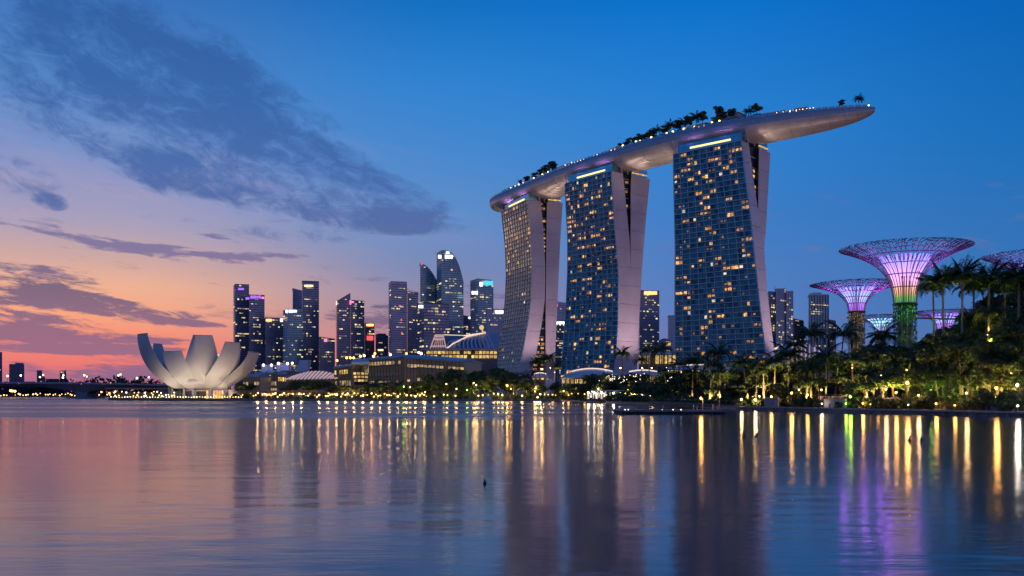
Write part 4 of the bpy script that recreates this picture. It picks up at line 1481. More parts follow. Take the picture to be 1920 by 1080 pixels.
block("tower with a cyan lit crown", (882, 526), (896, 523), (925, 526), 1450, "teal", 17, .6, .6, side="pale", signs=[(899, 904, 529, 537, "white"), (905, 924, 526, 536, "cyan"), (884, 895, 546, 552, "white")])
block("dark filler tower between the curved one and the cyan crowned one", (868, 592), (869, 592), (882, 594), 1500, "haze", 18, .3, .3, signs=[(878, 881, 594, 598, "white")])
block("grey gridded office block with a white sign beside the farthest hotel tower", (911, 581), (913, 580), (946, 580), 1350, "pale", 19, .25, .4, mull=6, signs=[(928, 943, 582, 588, "white")])
block("dark tower seen between the two left hotel towers", (1040, 566), (1042, 566), (1064, 569), 1400, "blue", 20, .3, .4, signs=[(1042, 1045, 570, 575, "red")])
block("lower block with a white sign between the two left hotel towers", (1040, 601), (1041, 601), (1066, 602), 1300, "dark", 21, .8, .6, signs=[(1042, 1058, 603, 608, "white")])
block("office tower with an orange sign between the two right hotel towers", (1197, 545), (1199, 545), (1236, 546), 1250, "dark", 22, .45, .5, signs=[(1207, 1231, 546, 553, "orange")])
block("slim grey tower just left of the nearest hotel tower", (1252, 592), (1254, 592), (1268, 592), 1300, "pale", 23, .3, .4)
block("apartment tower of three bays right of the nearest hotel tower", (1440, 547), (1441, 547), (1455, 548), 1150, "pale", 24, .5, .5, mull=4, cat="apartment tower", name="apartment_tower")
block("tall middle bay of the apartment tower group", (1454, 542), (1455, 542), (1473, 542), 1140, "pale", 25, .5, .5, mull=5, cat="apartment tower", name="apartment_tower", antenna=[(1453, 545, 536), (1470, 542, 538)])
block("right bay of the apartment tower group", (1473, 547), (1474, 547), (1486, 546), 1150, "pale", 26, .5, .5, mull=3, cat="apartment tower", name="apartment_tower")
block("small rounded block between the two apartment towers", (1486, 600), (1487, 598), (1506, 602), 1200, "grey", 27, .4, .4, mull=4, cat="apartment tower", name="apartment_tower")
block("blue glass tower with a pale crown left of the violet supertree", (1515, 553), (1517, 553), (1553, 553), 1180, "teal", 28, .35, .45, crown=(1526, 1540, 548, "pale"), mull=7, cat="apartment tower", name="apartment_tower")
block("low rounded block behind the blue glass tower", (1549, 600), (1550, 599), (1566, 602), 1250, "grey", 29, .4, .4, mull=3, cat="apartment tower", name="apartment_tower")
block("dark block at the far left edge beyond the bridge", (-12, 660), (-10, 660), (4, 661), 1700, "haze", 30, .1, .1, cat="apartment block", name="apartment_block")
block("flat topped block with a roof box far left beyond the bridge", (17, 683), (19, 683), (45, 684), 1700, "haze", 31, .12, .2, crown=(27, 37, 680, "haze"), mull=5, cat="apartment block", name="apartment_block")
block("stepped block, left one of the pair beyond the bridge", (69, 695), (69.5, 695), (79, 695), 1700, "haze", 32, .2, .2, cat="apartment block", name="apartment_block")
block("lower half of the stepped pair beyond the bridge", (78, 705), (79, 703), (85, 710), 1690, "haze", 33, .2, .2, cat="apartment block", name="apartment_block")
block("stepped block, right one of the pair beyond the bridge", (112, 698), (113, 696), (124, 695), 1700, "haze", 34, .2, .2, cat="apartment block", name="apartment_block")
for i, (a, b, y) in enumerate(((86, 98, 711), (98, 110, 711), (45, 66, 716))):
    block(["low hazy block between the stepped pair", "second low hazy block between the stepped pair", "low hazy block right of the flat topped one"][i], (a, y), (a + 1, y), (b, y), 1720, "haze", 36 + i, .3, .2, cat="apartment block", name="apartment_block")

# ---------------------------------------------------------------- road bridge at the left
m_br = M("bridge_concrete", (.16, .16, .19), .75, var=.2, scale=.1)
BY = 770.
br = thing("road_bridge", (X(100, BY), BY, 0), "long low concrete road bridge on haunched arches at the left", "bridge")
top_y = lambda px: interp([(-300, 721), (60, 719.5), (160, 720), (340, 724)], px)
def bot_y(px):
    d = min(abs(px - 161), abs(px + 70), abs(px - 392))
    return top_y(px) + 5.5 + 10.5 * max(0, 1 - d / 95) ** 1.6
m = MB()
rings = []
for px in range(-300, 345, 8):
    a, b = Z(top_y(px), BY), Z(bot_y(px), BY)
    x = X(px, BY)
    rings.append([(x, BY - 11, a), (x, BY - 8, b), (x, BY + 12, b), (x, BY + 14, a)])
m.loft(rings); m.build("girder", m_br, br)
for px in (-70, 161, 322):
    m = MB()
    x = X(px, BY)
    m.loft([[(x - 11, BY - 12, -2), (x + 11, BY - 12, -2), (x + 11, BY + 12, -2), (x - 11, BY + 12, -2)], [(x - 11, BY - 12, .9), (x + 11, BY - 12, .9), (x + 11, BY + 12, .9), (x - 11, BY + 12, .9)]])
    m.loft([[(x - 5.5, BY - 9, .9), (x + 5.5, BY - 9, .9), (x + 5.5, BY + 9, .9), (x - 5.5, BY + 9, .9)], [(x - 4.6, BY - 8, 4), (x + 4.6, BY - 8, 4), (x + 4.6, BY + 8, 4), (x - 4.6, BY + 8, 4)], [(x - 9, BY - 8, 8), (x + 9, BY - 8, 8), (x + 9, BY + 8, 8), (x - 9, BY + 8, 8)]])
    m.build("pier", m_br, br)
m = MB()
for px in range(-300, 340, 10):
    m.beam((X(px, BY), BY - 11, Z(top_y(px), BY) + .7), (X(px + 10, BY), BY - 11, Z(top_y(px + 10), BY) + .7), .3, 1.2)
m.build("parapet", M("bridge_parapet", (.36, .34, .38), .6), br)
m_pole = M("lamp_pole", (.12, .12, .13), .5, .4)
for i, (px, y, r) in enumerate(((14, 705, 1.5), (39, 704, 1.3), (75, 707, 1.2), (81, 703, 1.2), (118, 708, 1.2), (119, 704, 1.0), (158, 703.5, 1.4), (163, 706, .9), (222, 704, 1.1), (226, 702, 1.3), (257, 709, 1.4), (279, 707.5, 1.1))):
    p = W(px, y, BY + 6)
    m = MB(); zb = Z(top_y(px), BY)
    m.tube([(p.x, p.y, zb), (p.x, p.y, p.z)], .16, 4, 1); m.beam(p, p + Vector((2.2, 0, .2)), .14, .14, 1); m.ball(p, r * .62, 7, 4, 0)
    m.build("street_lamp", [m_bulb_w if i % 3 else m_bulb, m_pole], loc=(p.x, p.y, zb), label="warm white street lamp standing on the road bridge", cat="street lamp", group="street lamps on the bridge")
# cars and lights on the bridge show only as glints
for i, (px, k) in enumerate(((19, "w"), (41, "w"), (97, "w"), (158, "w"), (186, "r"), (208, "r"), (213, "w"), (120, "r"))):
    p = W(px, 718.2 + (px > 150) * .6, BY - 4)
    zb = p.z - .7
    T = thing("car", (p.x, p.y, zb - .3), "dark car showing only a tiny %s lamp on the road bridge" % {"w": "white", "r": "red"}[k], "car", "cars on the bridge")
    m = MB(); m.loft([[(p.x - 2.1, p.y - .9, zb), (p.x + 2.1, p.y - .9, zb), (p.x + 2.1, p.y + .9, zb), (p.x - 2.1, p.y + .9, zb)], [(p.x - 2.1, p.y - .9, zb + .8), (p.x + 2.1, p.y - .9, zb + .8), (p.x + 2.1, p.y + .9, zb + .8), (p.x - 2.1, p.y + .9, zb + .8)], [(p.x - 1.2, p.y - .75, zb + 1.4), (p.x + 1.0, p.y - .75, zb + 1.4), (p.x + 1.0, p.y + .75, zb + 1.4), (p.x - 1.2, p.y + .75, zb + 1.4)]])
    m.build("body", m_dark, T)
    for q in (-1.3, 1.3):
        m = MB(); m.lathe((p.x + q, p.y - .95, zb - .02), [(.33, -.3), (.33, .3)], 8); m.build("wheel", m_dark, T)
    m = MB(); m.ball((p.x - 2.1, p.y - .9, zb + .7), .5, 6, 4); m.build("headlight" if k == "w" else "tail_light", m_bulb_w if k == "w" else m_bulb_r, T)

# ---------------------------------------------------------------- waterside mall, theatres and the crystal pavilion
m_mallroof = M("mall_roof", (.34, .36, .42), .5, .2, var=.1, scale=.1)
m_mallglass = M("mall_glass", (.09, .08, .075), .25, .3, var=.3, scale=.2, emit=(1.0, .72, .42), es=.03)
m_mullion = M("mall_mullion", (.19, .18, .18), .5, .3)
m_hall = M("hall_light", (.5, .35, .15), .5, emit=(1.0, .66, .18), es=.95, evar=.6)
m_hall2 = M("hall_light_low", (.4, .3, .2), .5, emit=(1.0, .66, .28), es=.58, evar=.7)
m_white = M("white_roof", (.60, .60, .64), .5, var=.08, scale=.1)
m_glowrib = M("painted_glow_rib", (.75, .55, .52), .5, emit=(1.0, .62, .52), es=.42)  # lamplight on the ribs is put in as their own glow
m_ledline = M("roof_led_line", (.8, .6, .5), .5, emit=(1.0, .72, .52), es=.95)

def glass_hall(label, px0, px1, yt0, yt1, Y0, Y1, bay, lean, rows_lit, cat="mall", name="glass_mall", oversail=3):
    a0, a1 = Vector((X(px0, Y0), Y0, .9)), Vector((X(px1, Y1), Y1, .9))
    T = thing(name, (a0 + a1) / 2, label, cat)
    h0, h1 = Z(yt0, Y0) - .9, Z(yt1, Y1) - .9
    d = (a1 - a0).normalized(); n = Vector((d.y, -d.x, 0))
    up = Vector((0, 0, 1))
    m = MB(); m.quad(a0, a1, a1 + up * h1 + n * lean, a0 + up * h0 + n * lean); m.quad(a0 - n * 30, a0, a0 + up * h0 + n * lean, a0 - n * 30 + up * h0); m.quad(a1, a1 - n * 30, a1 - n * 30 + up * h1, a1 + up * h1 + n * lean)
    m.build("glass_wall", m_mallglass, T)
    k = max(2, int((px1 - px0) / bay))
    for i in range(k + 1):
        q = i / k
        p = a0.lerp(a1, q); h = h0 + (h1 - h0) * q
        m = MB(); m.beam(p + n * .25, p + up * h + n * (lean + .25), .35, .5); m.build("mullion", m_mullion, T)
    for fz, mt, hh in rows_lit:
        for i in range(k):
            if rnd.random() < .18: continue
            q = (i + .5) / k
            h = h0 + (h1 - h0) * q
            p = a0.lerp(a1, q) + up * (h * fz) + n * (lean * fz + .12)
            m = MB(); m.box(p, ((a1 - a0).length / k * .78, .2, hh), (d, n, up)); m.build("window", mt, T)
        m = MB(); m.beam(a0 + up * (h0 * fz - hh * .8) + n * (lean * fz + .3), a1 + up * (h1 * fz - hh * .8) + n * (lean * fz + .3), .5, .5); m.build("transom", m_mullion, T)
    m = MB()
    rings = []
    for q in (0, .25, .5, .75, 1):
        p = a0.lerp(a1, q); h = h0 + (h1 - h0) * q
        rings.append([p + up * h + n * (lean + oversail), p + up * (h + 1.0) + n * (lean + oversail - .5), p + up * (h + 3) - n * 12, p + up * (h + 1.0) - n * 34, p + up * h - n * 34])
    m.loft(rings); m.build("roof", m_mallroof, T)
    return T
glass_hall("long grey glass mall wall with a flat curving roof, left of the hotel towers", 690, 757, 676, 672, 640, 622, 5.2, 3, [(.90, m_hall2, 2.2), (.42, m_hall2, 1.4), (.62, m_mallglass, 2)])
glass_hall("darker end of the mall under its brown roof edge", 782, 872, 673, 680, 622, 610, 7.0, 2, [(.83, m_hall2, 1.6), (.48, m_hall2, 1.8)])
glass_hall("brown stair block set into the mall's glass wall", 757, 782, 672, 673, 619, 619, 6.0, 1, [(.82, m_hall2, 2.0), (.45, m_hall, 1.6)], name="stair_block", cat="stair block", oversail=1)
glass_hall("lit glass drum of the mall with a saucer roof", 630, 660, 691, 688, 650, 648, 4.0, 3.5, [(.86, m_hall, 3), (.5, m_hall2, 4), (.25, m_hall2, 3)], name="glass_drum", cat="mall")
glass_hall("small lit glass wing of the mall behind the museum", 487, 522, 701, 701, 700, 690, 4.0, 2.5, [(.88, m_hall, 2.6), (.6, m_hall2, 3), (.35, m_hall2, 2)], name="glass_wing", cat="mall")
glass_hall("low lit link between the glass wing and the ribbed canopy", 522, 538, 702, 703, 690, 690, 4.0, 1.5, [(.80, m_hall, 3)], name="glass_link", cat="mall")
glass_hall("low brick coloured hall right beside the museum", 456, 487, 708, 707, 640, 640, 5.0, .5, [(.7, m_hall2, 2.2)], name="brick_hall", cat="hall")

# crystal pavilion: dark faceted glass, wider at the top
cp = thing("crystal_pavilion", (X(675, 560), 560, .9), "dark faceted glass pavilion, wider at its top, with a pale blue roof", "pavilion")
def C3(px, y, Y): return W(px, y, Y)
m_crys = M("crystal_glass", (.05, .06, .08), .2, .5, var=.2)
m = MB()
b4 = [C3(665, 722, 560), C3(690, 722, 560), C3(688, 722, 580), C3(668, 722, 580)]
t4 = [C3(659, 683, 557), C3(692, 683, 557), C3(690, 683, 585), C3(662, 683, 585)]
m.loft([b4, t4]); m.build("glass_body", m_crys, cp)
m = MB(); m.loft([t4, [p + Vector((0, 0, 1.6)) for p in t4], [p.lerp(sum(t4, Vector()) / 4, .3) + Vector((0, 0, 3.4)) for p in t4]]); m.build("roof", M("pavilion_roof", (.40, .52, .68), .4), cp)
for r_ in range(3):
    for k in range(4):
        q0 = (k + .15) / 4; q1 = (k + .85) / 4
        f = .22 + r_ * .17
        p = b4[0].lerp(t4[0], f).lerp(b4[1].lerp(t4[1], f), (q0 + q1) / 2)
        m = MB(); m.box(p + Vector((0, -.35, 0)), (1.7, .3, 1.3)); m.build("window", m_hall if (k + r_) % 3 else m_hall2, cp)

# ribbed canopy over the event square
rc = thing("ribbed_canopy", (X(580, 640), 640, .9), "low arched canopy roof of pale ribs with a painted pink glow", "canopy")
m_dkcan = M("canopy_gap", (.20, .15, .17), .6)
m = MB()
def can(px, q):
    """q 0 front eave .. 1 crest"""
    t_ = (px - 533) / 94
    top_ = 712 - 16 * math.sin(PI * min(1, .12 + t_ * .75))
    y = 712 - 2 * t_ + (top_ - (712 - 2 * t_)) * q
    return W(px + q * 14, y, 640 + q * 22)
m.loft([[can(px, q) for q in (0, .33, .66, 1)] for px in range(533, 628, 4)], closed=False)
m.build("canopy_skin", m_dkcan, rc)
for px in range(534, 626, 7):
    m = MB(); m.loft([[can(px, q) + Vector((0, -.3, .3)) for q in (0, .25, .5, .75, 1)], [can(px + 4, q) + Vector((0, -.3, .3)) for q in (0, .25, .5, .75, 1)], [can(px + 4, q) + Vector((0, 0, -.2)) for q in (0, .25, .5, .75, 1)], [can(px, q) + Vector((0, 0, -.2)) for q in (0, .25, .5, .75, 1)]], closed=False); m.build("rib", m_glowrib, rc)
m = MB(); m.loft([[can(px, 1) + Vector((0, 1, 0)), can(px, 1) + Vector((0, 12, -1)), can(px, 1) + Vector((0, 12, -12))] for px in range(533, 628, 6)], closed=False); m.build("back_roof", m_mallroof, rc)
# slanted pale slab (back of a grandstand roof)
ss = thing("slanted_slab", (X(568, 690), 690, .9), "tall slanted pale blue slab rising behind the ribbed canopy", "roof slab")
m = MB(); m.loft([[W(554, 697, 690), W(577, 697, 690), W(579, 697, 700), W(556, 697, 700)], [W(562, 675, 690), W(579, 675, 690), W(584, 675, 700), W(567, 675, 700)]]); m.build("slab", M("slab_pale", (.42, .52, .70), .5, var=.06), ss)
m = MB(); m.beam(W(579, 697, 689), W(583, 675, 689), .5, .5); m.build("edge_rib", m_white, ss)
m = MB(); m.beam(W(566, 712, 695), W(568, 697, 695), 6, 6); m.build("plinth", m_mallroof, ss)
for i, (a, b, y0, y1) in enumerate(((491, 512, 684, 699), (519, 542, 681, 698))):
    T = thing("lit_screen", (X(a, 720), 720, .9), ["small bluish lit screen with white floodlights, left of two behind the mall", "small bluish lit screen with white floodlights, right of two behind the mall"][i], "screen")
    m = MB(); c = (W(a, y0, 720) + W(b, y1, 720)) / 2; m.box(c, ((b - a) / F * 720, 1.2, (y1 - y0) / F * 720)); m.build("panel", M("screen_panel", (.2, .22, .4), .5, emit=(.32, .34, .75), es=.42, evar=.5), T)
    for px in (a, b):
        m = MB(); p = W(px, y1, 720); m.beam((p.x, p.y, .9), W(px, y0 - 1, 720), .7, .7); m.build("post", m_mullion, T)
        m = MB(); m.ball(W(px + (1 if px == a else -1) * 3, y0 + .5, 719), 1.0, 7, 4); m.build("floodlight", m_bulb_w, T)
# theatre with fanned roof ribs and a gable with painted pink glow
th = thing("fan_roof_theatre", (X(860, 720), 720, .9), "theatre with a white fanned rib roof above two yellow lit storeys", "theatre")
TY = 720.
m = MB(); m.loft([[W(798, 737, TY), W(930, 737, TY), W(930, 737, TY + 50), W(798, 737, TY + 50)], [W(796, 657, TY), W(934, 657, TY), W(934, 657, TY + 50), W(796, 657, TY + 50)]]); m.build("body", M("theatre_wall", (.14, .13, .13), .6), th)
for (y0, y1, mt) in ((658.5, 663.5, m_hall), (666, 671.5, m_hall)):
    for px in range(800, 928, 7):
        if rnd.random() < .08: continue
        m = MB(); c = (W(px, y0, TY - .6) + W(px + 5.4, y1, TY - .6)) / 2; m.box(c, (5.4 / F * TY, .5, (y1 - y0) / F * TY)); m.build("window", mt if px > 838 or rnd.random() < .6 else m_hall2, th)
m = MB(); m.beam(W(790, 655.5, TY - 4), W(936, 654, TY - 4), 9, 1.4); m.build("eave", m_mallroof, th)
def fan(px_, q):
    """the fan sweeps from the ridge on the right down to the left eave"""
    x0 = 838 + 92 * px_; y0 = 654
    x1 = 868 + 46 * px_; y1 = 636 - 10 * px_
    bx = x0 + (x1 - x0) * q - 10 * math.sin(PI * q) * (1 - px_)
    by = y0 + (y1 - y0) * q - 2.2 * math.sin(PI * q)
    return W(bx, by, TY + 2 + 26 * q)
m = MB(); m.loft([[fan(k / 16, q / 4) for q in range(5)] for k in range(17)], closed=False); m.build("roof_skin", M("fan_skin", (.15, .17, .24), .35, .4), th)
for k in range(12):
    a = k / 11.5
    m = MB(); m.tube([fan(a, q / 6) + Vector((0, -.6, .5)) for q in range(7)], [.9, .85, .8, .75, .7, .65, .6], 5); m.build("roof_rib", m_white, th)
m = MB(); m.tube([W(838, 653, TY), W(850, 644, TY + 8), W(862, 638, TY + 16), W(876, 631, TY + 22), W(893, 627, TY + 26), W(910, 624, TY + 28)], .55, 5); m.build("roof_light_line", m_ledline, th)
m = MB(); m.tube([W(832, 628, TY + 28), W(870, 629.5, TY + 28), W(911, 624, TY + 28)], .5, 5); m.build("roof_light_line", m_ledline, th)
m = MB(); m.loft([[W(835, 654, TY + 4), W(832, 628, TY + 28), W(870, 629, TY + 28), W(846, 650, TY + 8)], [W(836, 655, TY + 40), W(833, 640, TY + 44), W(870, 640, TY + 44), W(847, 652, TY + 40)]]); m.build("side_roof", M("side_roof", (.17, .18, .26), .4, .3), th)
gab = [W(806, 656, TY - 1), W(837, 656, TY - 1), W(831, 628, TY - 1), W(816, 628, TY - 1)]
m = MB(); m.loft([gab, [p + Vector((0, 22, 0)) for p in gab]]); m.build("gable", M("gable_dark", (.25, .19, .20), .5), th)
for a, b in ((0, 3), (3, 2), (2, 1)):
    m = MB(); m.beam(gab[a] + Vector((0, -.5, 0)), gab[b] + Vector((0, -.5, 0)), .8, .8); m.build("gable_frame", m_glowrib, th)
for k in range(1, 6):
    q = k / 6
    m = MB(); m.beam(gab[0].lerp(gab[1], q) + Vector((0, -.4, 0)), gab[3].lerp(gab[2], q) + Vector((0, -.4, -3.5)), .4, .4); m.build("gable_bar", m_glowrib, th)
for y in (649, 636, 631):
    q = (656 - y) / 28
    m = MB(); m.beam(gab[0].lerp(gab[3], q) + Vector((0, -.45, 0)), gab[1].lerp(gab[2], q) + Vector((0, -.45, 0)), .7, .9 if y > 640 else 1.4); m.build("gable_beam", m_glowrib, th)
m = MB(); m.loft([[W(910, 654, TY), W(934, 654, TY), W(934, 654, TY + 30), W(910, 654, TY + 30)], [W(911, 624, TY + 27), W(938, 626, TY + 20), W(938, 626, TY + 40), W(911, 624, TY + 40)]]); m.build("ridge_block", M("ridge_block", (.36, .34, .42), .5), th)
m = MB(); m.ball(W(903, 614, TY + 26), 2.0, 8, 5); m.tube([W(905, 627, TY + 26), W(904, 616, TY + 26)], .5, 5); m.build("roof_beacon", M("beacon", (.5, .35, .2), .5, emit=(1., .6, .3), es=.8), th)
# lamps on the mall roof
for px, y, k in ((700, 668, 1), (703, 663, 0), (732, 665, 1), (762, 663, 0), (785, 661, 1), (790, 663, 1), (632, 676, 0), (650, 671, 0), (657, 671, 0), (663, 671, 0), (676, 668, 0), (683, 667, 1), (548, 681, 1)):
    p = W(px, y, 650)
    m = MB(); m.ball(p, .85, 7, 4, 0); m.tube([(p.x, p.y, Z(y + 9, 650)), (p.x, p.y, p.z)], .15, 4, 1)
    m.build("roof_lamp", [m_bulb_w if k else m_bulb_a, m_pole], loc=(p.x, p.y, Z(y + 9, 650)), label="small bright lamp on a short post on the mall roof", cat="lamp", group="lamps on the mall roof")

# ---------------------------------------------------------------- low white roofs below the hotel
def low_roof(name, label, px0, px1, yc, ye, Y, drop, lit_y=None, cat="pavilion", n_post=6, back=26, ledline=True):
    """long shell roof: crest row yc, eave row ye"""
    T = thing(name, (X((px0 + px1) / 2, Y), Y, .9), label, cat)
    m = MB(); rings = []
    for k in range(13):
        t_ = k / 12
        px = px0 + (px1 - px0) * t_
        bow = math.sin(PI * t_) ** .6
        e = W(px, ye - drop * bow * .25, Y)
        c = W(px, ye - (ye - yc) * bow, Y + back * .6)
        b = W(px, ye, Y + back)
        rings.append([e, e.lerp(c, .5) + Vector((0, 0, .9 * bow)), c, b, e + Vector((0, .6, -.7))])
    m.loft(rings); m.build("roof", m_white, T, smooth=True)
    if ledline:
        m = MB(); m.tube([r[2] + Vector((0, -.5, .4)) for r in rings[2:11]], .35, 4); m.build("light_line", m_ledline, T)
    for k in range(n_post):
        p = W(px0 + (px1 - px0) * (k + .5) / n_post, ye, Y + 2)
        m = MB(); m.tube([(p.x, p.y, .9), (p.x, p.y, p.z)], .3, 6); m.build("post", m_col, T)
    if lit_y:
        kk = max(3, int((px1 - px0) / 8))
        for k in range(kk):
            if rnd.random() < .2: continue
            px = px0 + (px1 - px0) * (k + .5) / kk
            m = MB(); c = (W(px, lit_y[0], Y + 8) + W(px, lit_y[1], Y + 8)) / 2; m.box(c, (5.2 / F * Y, .4, (lit_y[1] - lit_y[0]) / F * Y)); m.build("window", m_hall if rnd.random() < .6 else m_hall2, T)
        m = MB(); c = W((px0 + px1) / 2, 720, Y + 10); m.box((c.x, c.y, Z(ye + 3, Y) / 2), ((px1 - px0) / F * Y * .96, 2, Z(ye + 3, Y) - .2)); m.build("wall", M("hall_wall", (.16, .13, .10), .7), T)
    return T
low_roof("shell_pavilion", "low white shell roof with lit hall below, in front of the middle hotel tower", 1052, 1168, 692, 708, 560, 3, (711, 719))
low_roof("shell_pavilion", "pale blue low shell roof right of the middle hotel tower's foot", 1166, 1246, 695, 704, 540, 3, (706, 724))
low_roof("shell_pavilion", "small pale shell roof at the far hotel tower's foot", 996, 1030, 700, 707, 620, 2, (708, 712), n_post=3)
low_roof("shell_pavilion", "low white terrace roof with a bright edge, left of the nearest hotel tower", 1196, 1268, 655, 664, 690, 1, (666, 682), n_post=5)
low_roof("shell_pavilion", "thin lit terrace roof at the foot of the nearest hotel tower", 1240, 1385, 685, 692, 600, 1, (693, 700), n_post=8)
# curved white retaining screen
T = thing("white_screen_wall", (X(1031, 520), 520, .9), "pale upright screen wall among the trees below the far hotel towers", "wall")
m = MB()
for k in range(4):
    m = MB(); a, b = W(1023 + k * 4.3, 715, 520 + k), W(1026.8 + k * 4.3, 737, 520 + k); m.box((a + b) / 2, (b.x - a.x, .6, a.z - b.z + 3)); m.build("panel", M("screen_wall", (.55, .58, .66), .5), T)
# ribbed glasshouse behind the palms
gh = thing("glasshouse", (X(1505, 480), 480, .9), "ribbed shell of a glasshouse with a bright roof edge, half hidden behind the palms", "glasshouse")
def ghp(t_, q): return W(1452 + 92 * t_, 690 - (20 + 30 * math.sin(PI * (.15 + .8 * t_))) * math.sin(PI * .5 * q), 470 + 45 * q)
m = MB(); m.loft([[ghp(k / 14, q / 6) for q in range(7)] for k in range(15)], closed=False); m.build("glass_shell", M("glasshouse_glass", (.30, .30, .38), .3, .3), gh)
for k in range(12):
    m = MB(); m.tube([ghp(k / 11, q / 6) + Vector((0, -.3, .3)) for q in range(7)], .45, 5); m.build("rib", m_glowrib if 3 < k else m_white, gh)
m = MB(); m.tube([W(1452, 655, 512), W(1468, 648, 512), W(1492, 640, 512)], .7, 5); m.build("roof_light_line", m_ledline, gh)
m = MB(); m.tube([W(1484, 656, 500), W(1490, 649, 500), W(1501, 644, 500)], .55, 5); m.build("roof_light_line", m_ledline, gh)
m = MB(); m.loft([[W(1452, 664, 514), W(1500, 648, 514), W(1500, 690, 514), W(1452, 690, 514)], [W(1452, 658, 530), W(1500, 642, 530), W(1500, 690, 530), W(1452, 690, 530)]]); m.build("wing", m_white, gh)
T = thing("domed_hall", (X(1250, 900), 900, .9), "small domed hall with lit windows between the right hotel towers", "hall")
m = MB(); m.lathe((X(1246, 900), 900, .9), [(7, 0), (7, Z(646, 900) - 1), (6, Z(641, 900)), (3.5, Z(637.5, 900)), (.4, Z(636, 900))], 14); m.build("dome", M("dome_grey", (.28, .27, .32), .6), T, smooth=True)
for k in range(3):
    m = MB(); c = W(1250.5 + k * 3, 644, 890); m.box(c, (1.3, .3, 4)); m.build("window", m_hall, T)
# ---------------------------------------------------------------- planting along the shore
LM = [(205, 455, "by the lotus museum"), (455, 540, "right of the lotus museum"), (540, 640, "in front of the ribbed canopy"), (640, 700, "in front of the dark glass pavilion"), (700, 800, "in front of the long glass mall"),
      (800, 925, "below the fan roofed theatre"), (925, 1050, "below the far hotel tower"), (1050, 1180, "below the middle hotel tower"), (1180, 1262, "between the right hotel towers"), (1262, 1370, "by the nearest hotel's left foot"),
      (1370, 1450, "by the nearest hotel's right foot"), (1450, 1560, "in front of the glasshouse"), (1560, 1660, "below the violet supertree"), (1660, 1740, "below the tallest supertree"), (1740, 1830, "under the tall dark palms"), (1830, 2400, "at the garden's right edge")]
def zone(px):
    for a, b, s in LM:
        if a <= px < b: return s
    return LM[0][2]
SPEC = []
def plan(kind, px, top, dy, **kw):
    SPEC.append(dict(kind=kind, px=px, top=top, dy=dy, **kw))
rr = random.Random(99)
# palms of the right bank, from the photograph: crown column, top row, distance behind the waterline, frond length, fan?
for px, top, dy, L, fans in (
    (1770, 512, 26, 5.2, 1), (1803, 503, 22, 5.6, 1), (1852, 510, 30, 5.8, 1), (1908, 507, 26, 6.0, 1),  (1752, 524, 40, 5.2, 1), (1945, 520, 30, 5.5, 1), (1886, 526, 36, 5.8, 1), (1826, 522, 34, 5.6, 1),
    (1855, 572, 18, 4.6, 0), (1900, 600, 20, 4.2, 0), (1820, 590, 34, 4.4, 1),
    (1520, 612, 45, 5.4, 0), (1492, 634, 55, 5.0, 0), (1574, 612, 52, 5.6, 0), (1478, 652, 30, 6.0, 0), (1646, 618, 60, 5.6, 0), (1548, 655, 28, 5.2, 0), (1598, 664, 24, 4.8, 0), (1566, 668, 34, 4.6, 0),
    (1452, 668, 24, 4.8, 0), (1432, 676, 20, 4.6, 0), (1402, 670, 34, 5.2, 0), (1346, 650, 40, 5.4, 0), (1331, 676, 26, 4.6, 0), (1350, 690, 22, 4.2, 0), (1512, 680, 18, 4.4, 0), (1418, 690, 18, 4.0, 0),
    (1625, 668, 40, 4.8, 0), (1640, 690, 22, 4.0, 0), (1700, 668, 26, 4.2, 0), (1310, 668, 60, 5.0, 0), (1298, 690, 40, 4.4, 0), (1252, 690, 50, 4.4, 0), (1274, 676, 70, 5, 0)):
    plan("palm", px, top, dy, L=L, fans=fans)
for px, top, dy, L in ((1168, 655, 60, 6.0), (1219, 650, 110, 6.2), (1241, 646, 90, 7.0), (1205, 668, 120, 5.2), (1021, 668, 70, 7.0), (1032, 664, 76, 7.0), (1004, 674, 74, 6.0), (1012, 672, 80, 6.4), (1046, 680, 60, 6), (962, 705, 30, 6.5), (985, 700, 40, 6.5), (1112, 712, 30, 5.6), (1130, 708, 40, 5.6), (888, 702, 30, 6.0), (856, 698, 40, 6), (722, 716, 30, 5.5), (745, 718, 26, 5.5), (700, 717, 30, 5.5), (640, 722, 20, 5)):
    plan("palm", px, top, dy, L=L, fans=0)
# broadleaf trees of the far bank
for px, top, dy, R_ in (
    (450, 717, 40, 5), (468, 714, 60, 7), (541, 716, 40, 6), (556, 711, 40, 7), (574, 708, 45, 8), (592, 709, 40, 8), (608, 713, 40, 7), (625, 718, 30, 6), (640, 719, 40, 6), (662, 722, 20, 5),
    (687, 716, 20, 6), (710, 721, 16, 6), (735, 720, 20, 7), (756, 716, 22, 7), (775, 714, 24, 7), (792, 712, 26, 8), (808, 698, 30, 9), (826, 704, 26, 9), (846, 690, 34, 9), (850, 686, 40, 7), (868, 698, 30, 10), (884, 690, 44, 10), (902, 688, 40, 11), (915, 694, 30, 10),
    (930, 690, 44, 10), (944, 684, 60, 11), (955, 700, 36, 9), (970, 705, 26, 8), (990, 708, 30, 9), (1008, 712, 20, 8), (1046, 712, 24, 7), (1062, 718, 20, 7), (1080, 720, 24, 7), (1098, 714, 26, 8), (1120, 696, 40, 9), (1138, 694, 44, 10), (1155, 702, 36, 9), (1172, 716, 40, 7),
    (1196, 694, 60, 8), (1210, 708, 50, 8), (1232, 712, 46, 7), (1255, 690, 60, 8), (1262, 702, 40, 8), (1284, 700, 44, 8), (1240, 726, 30, 5), (1186, 722, 50, 5)):
    plan("tree", px, top, dy, R=R_)
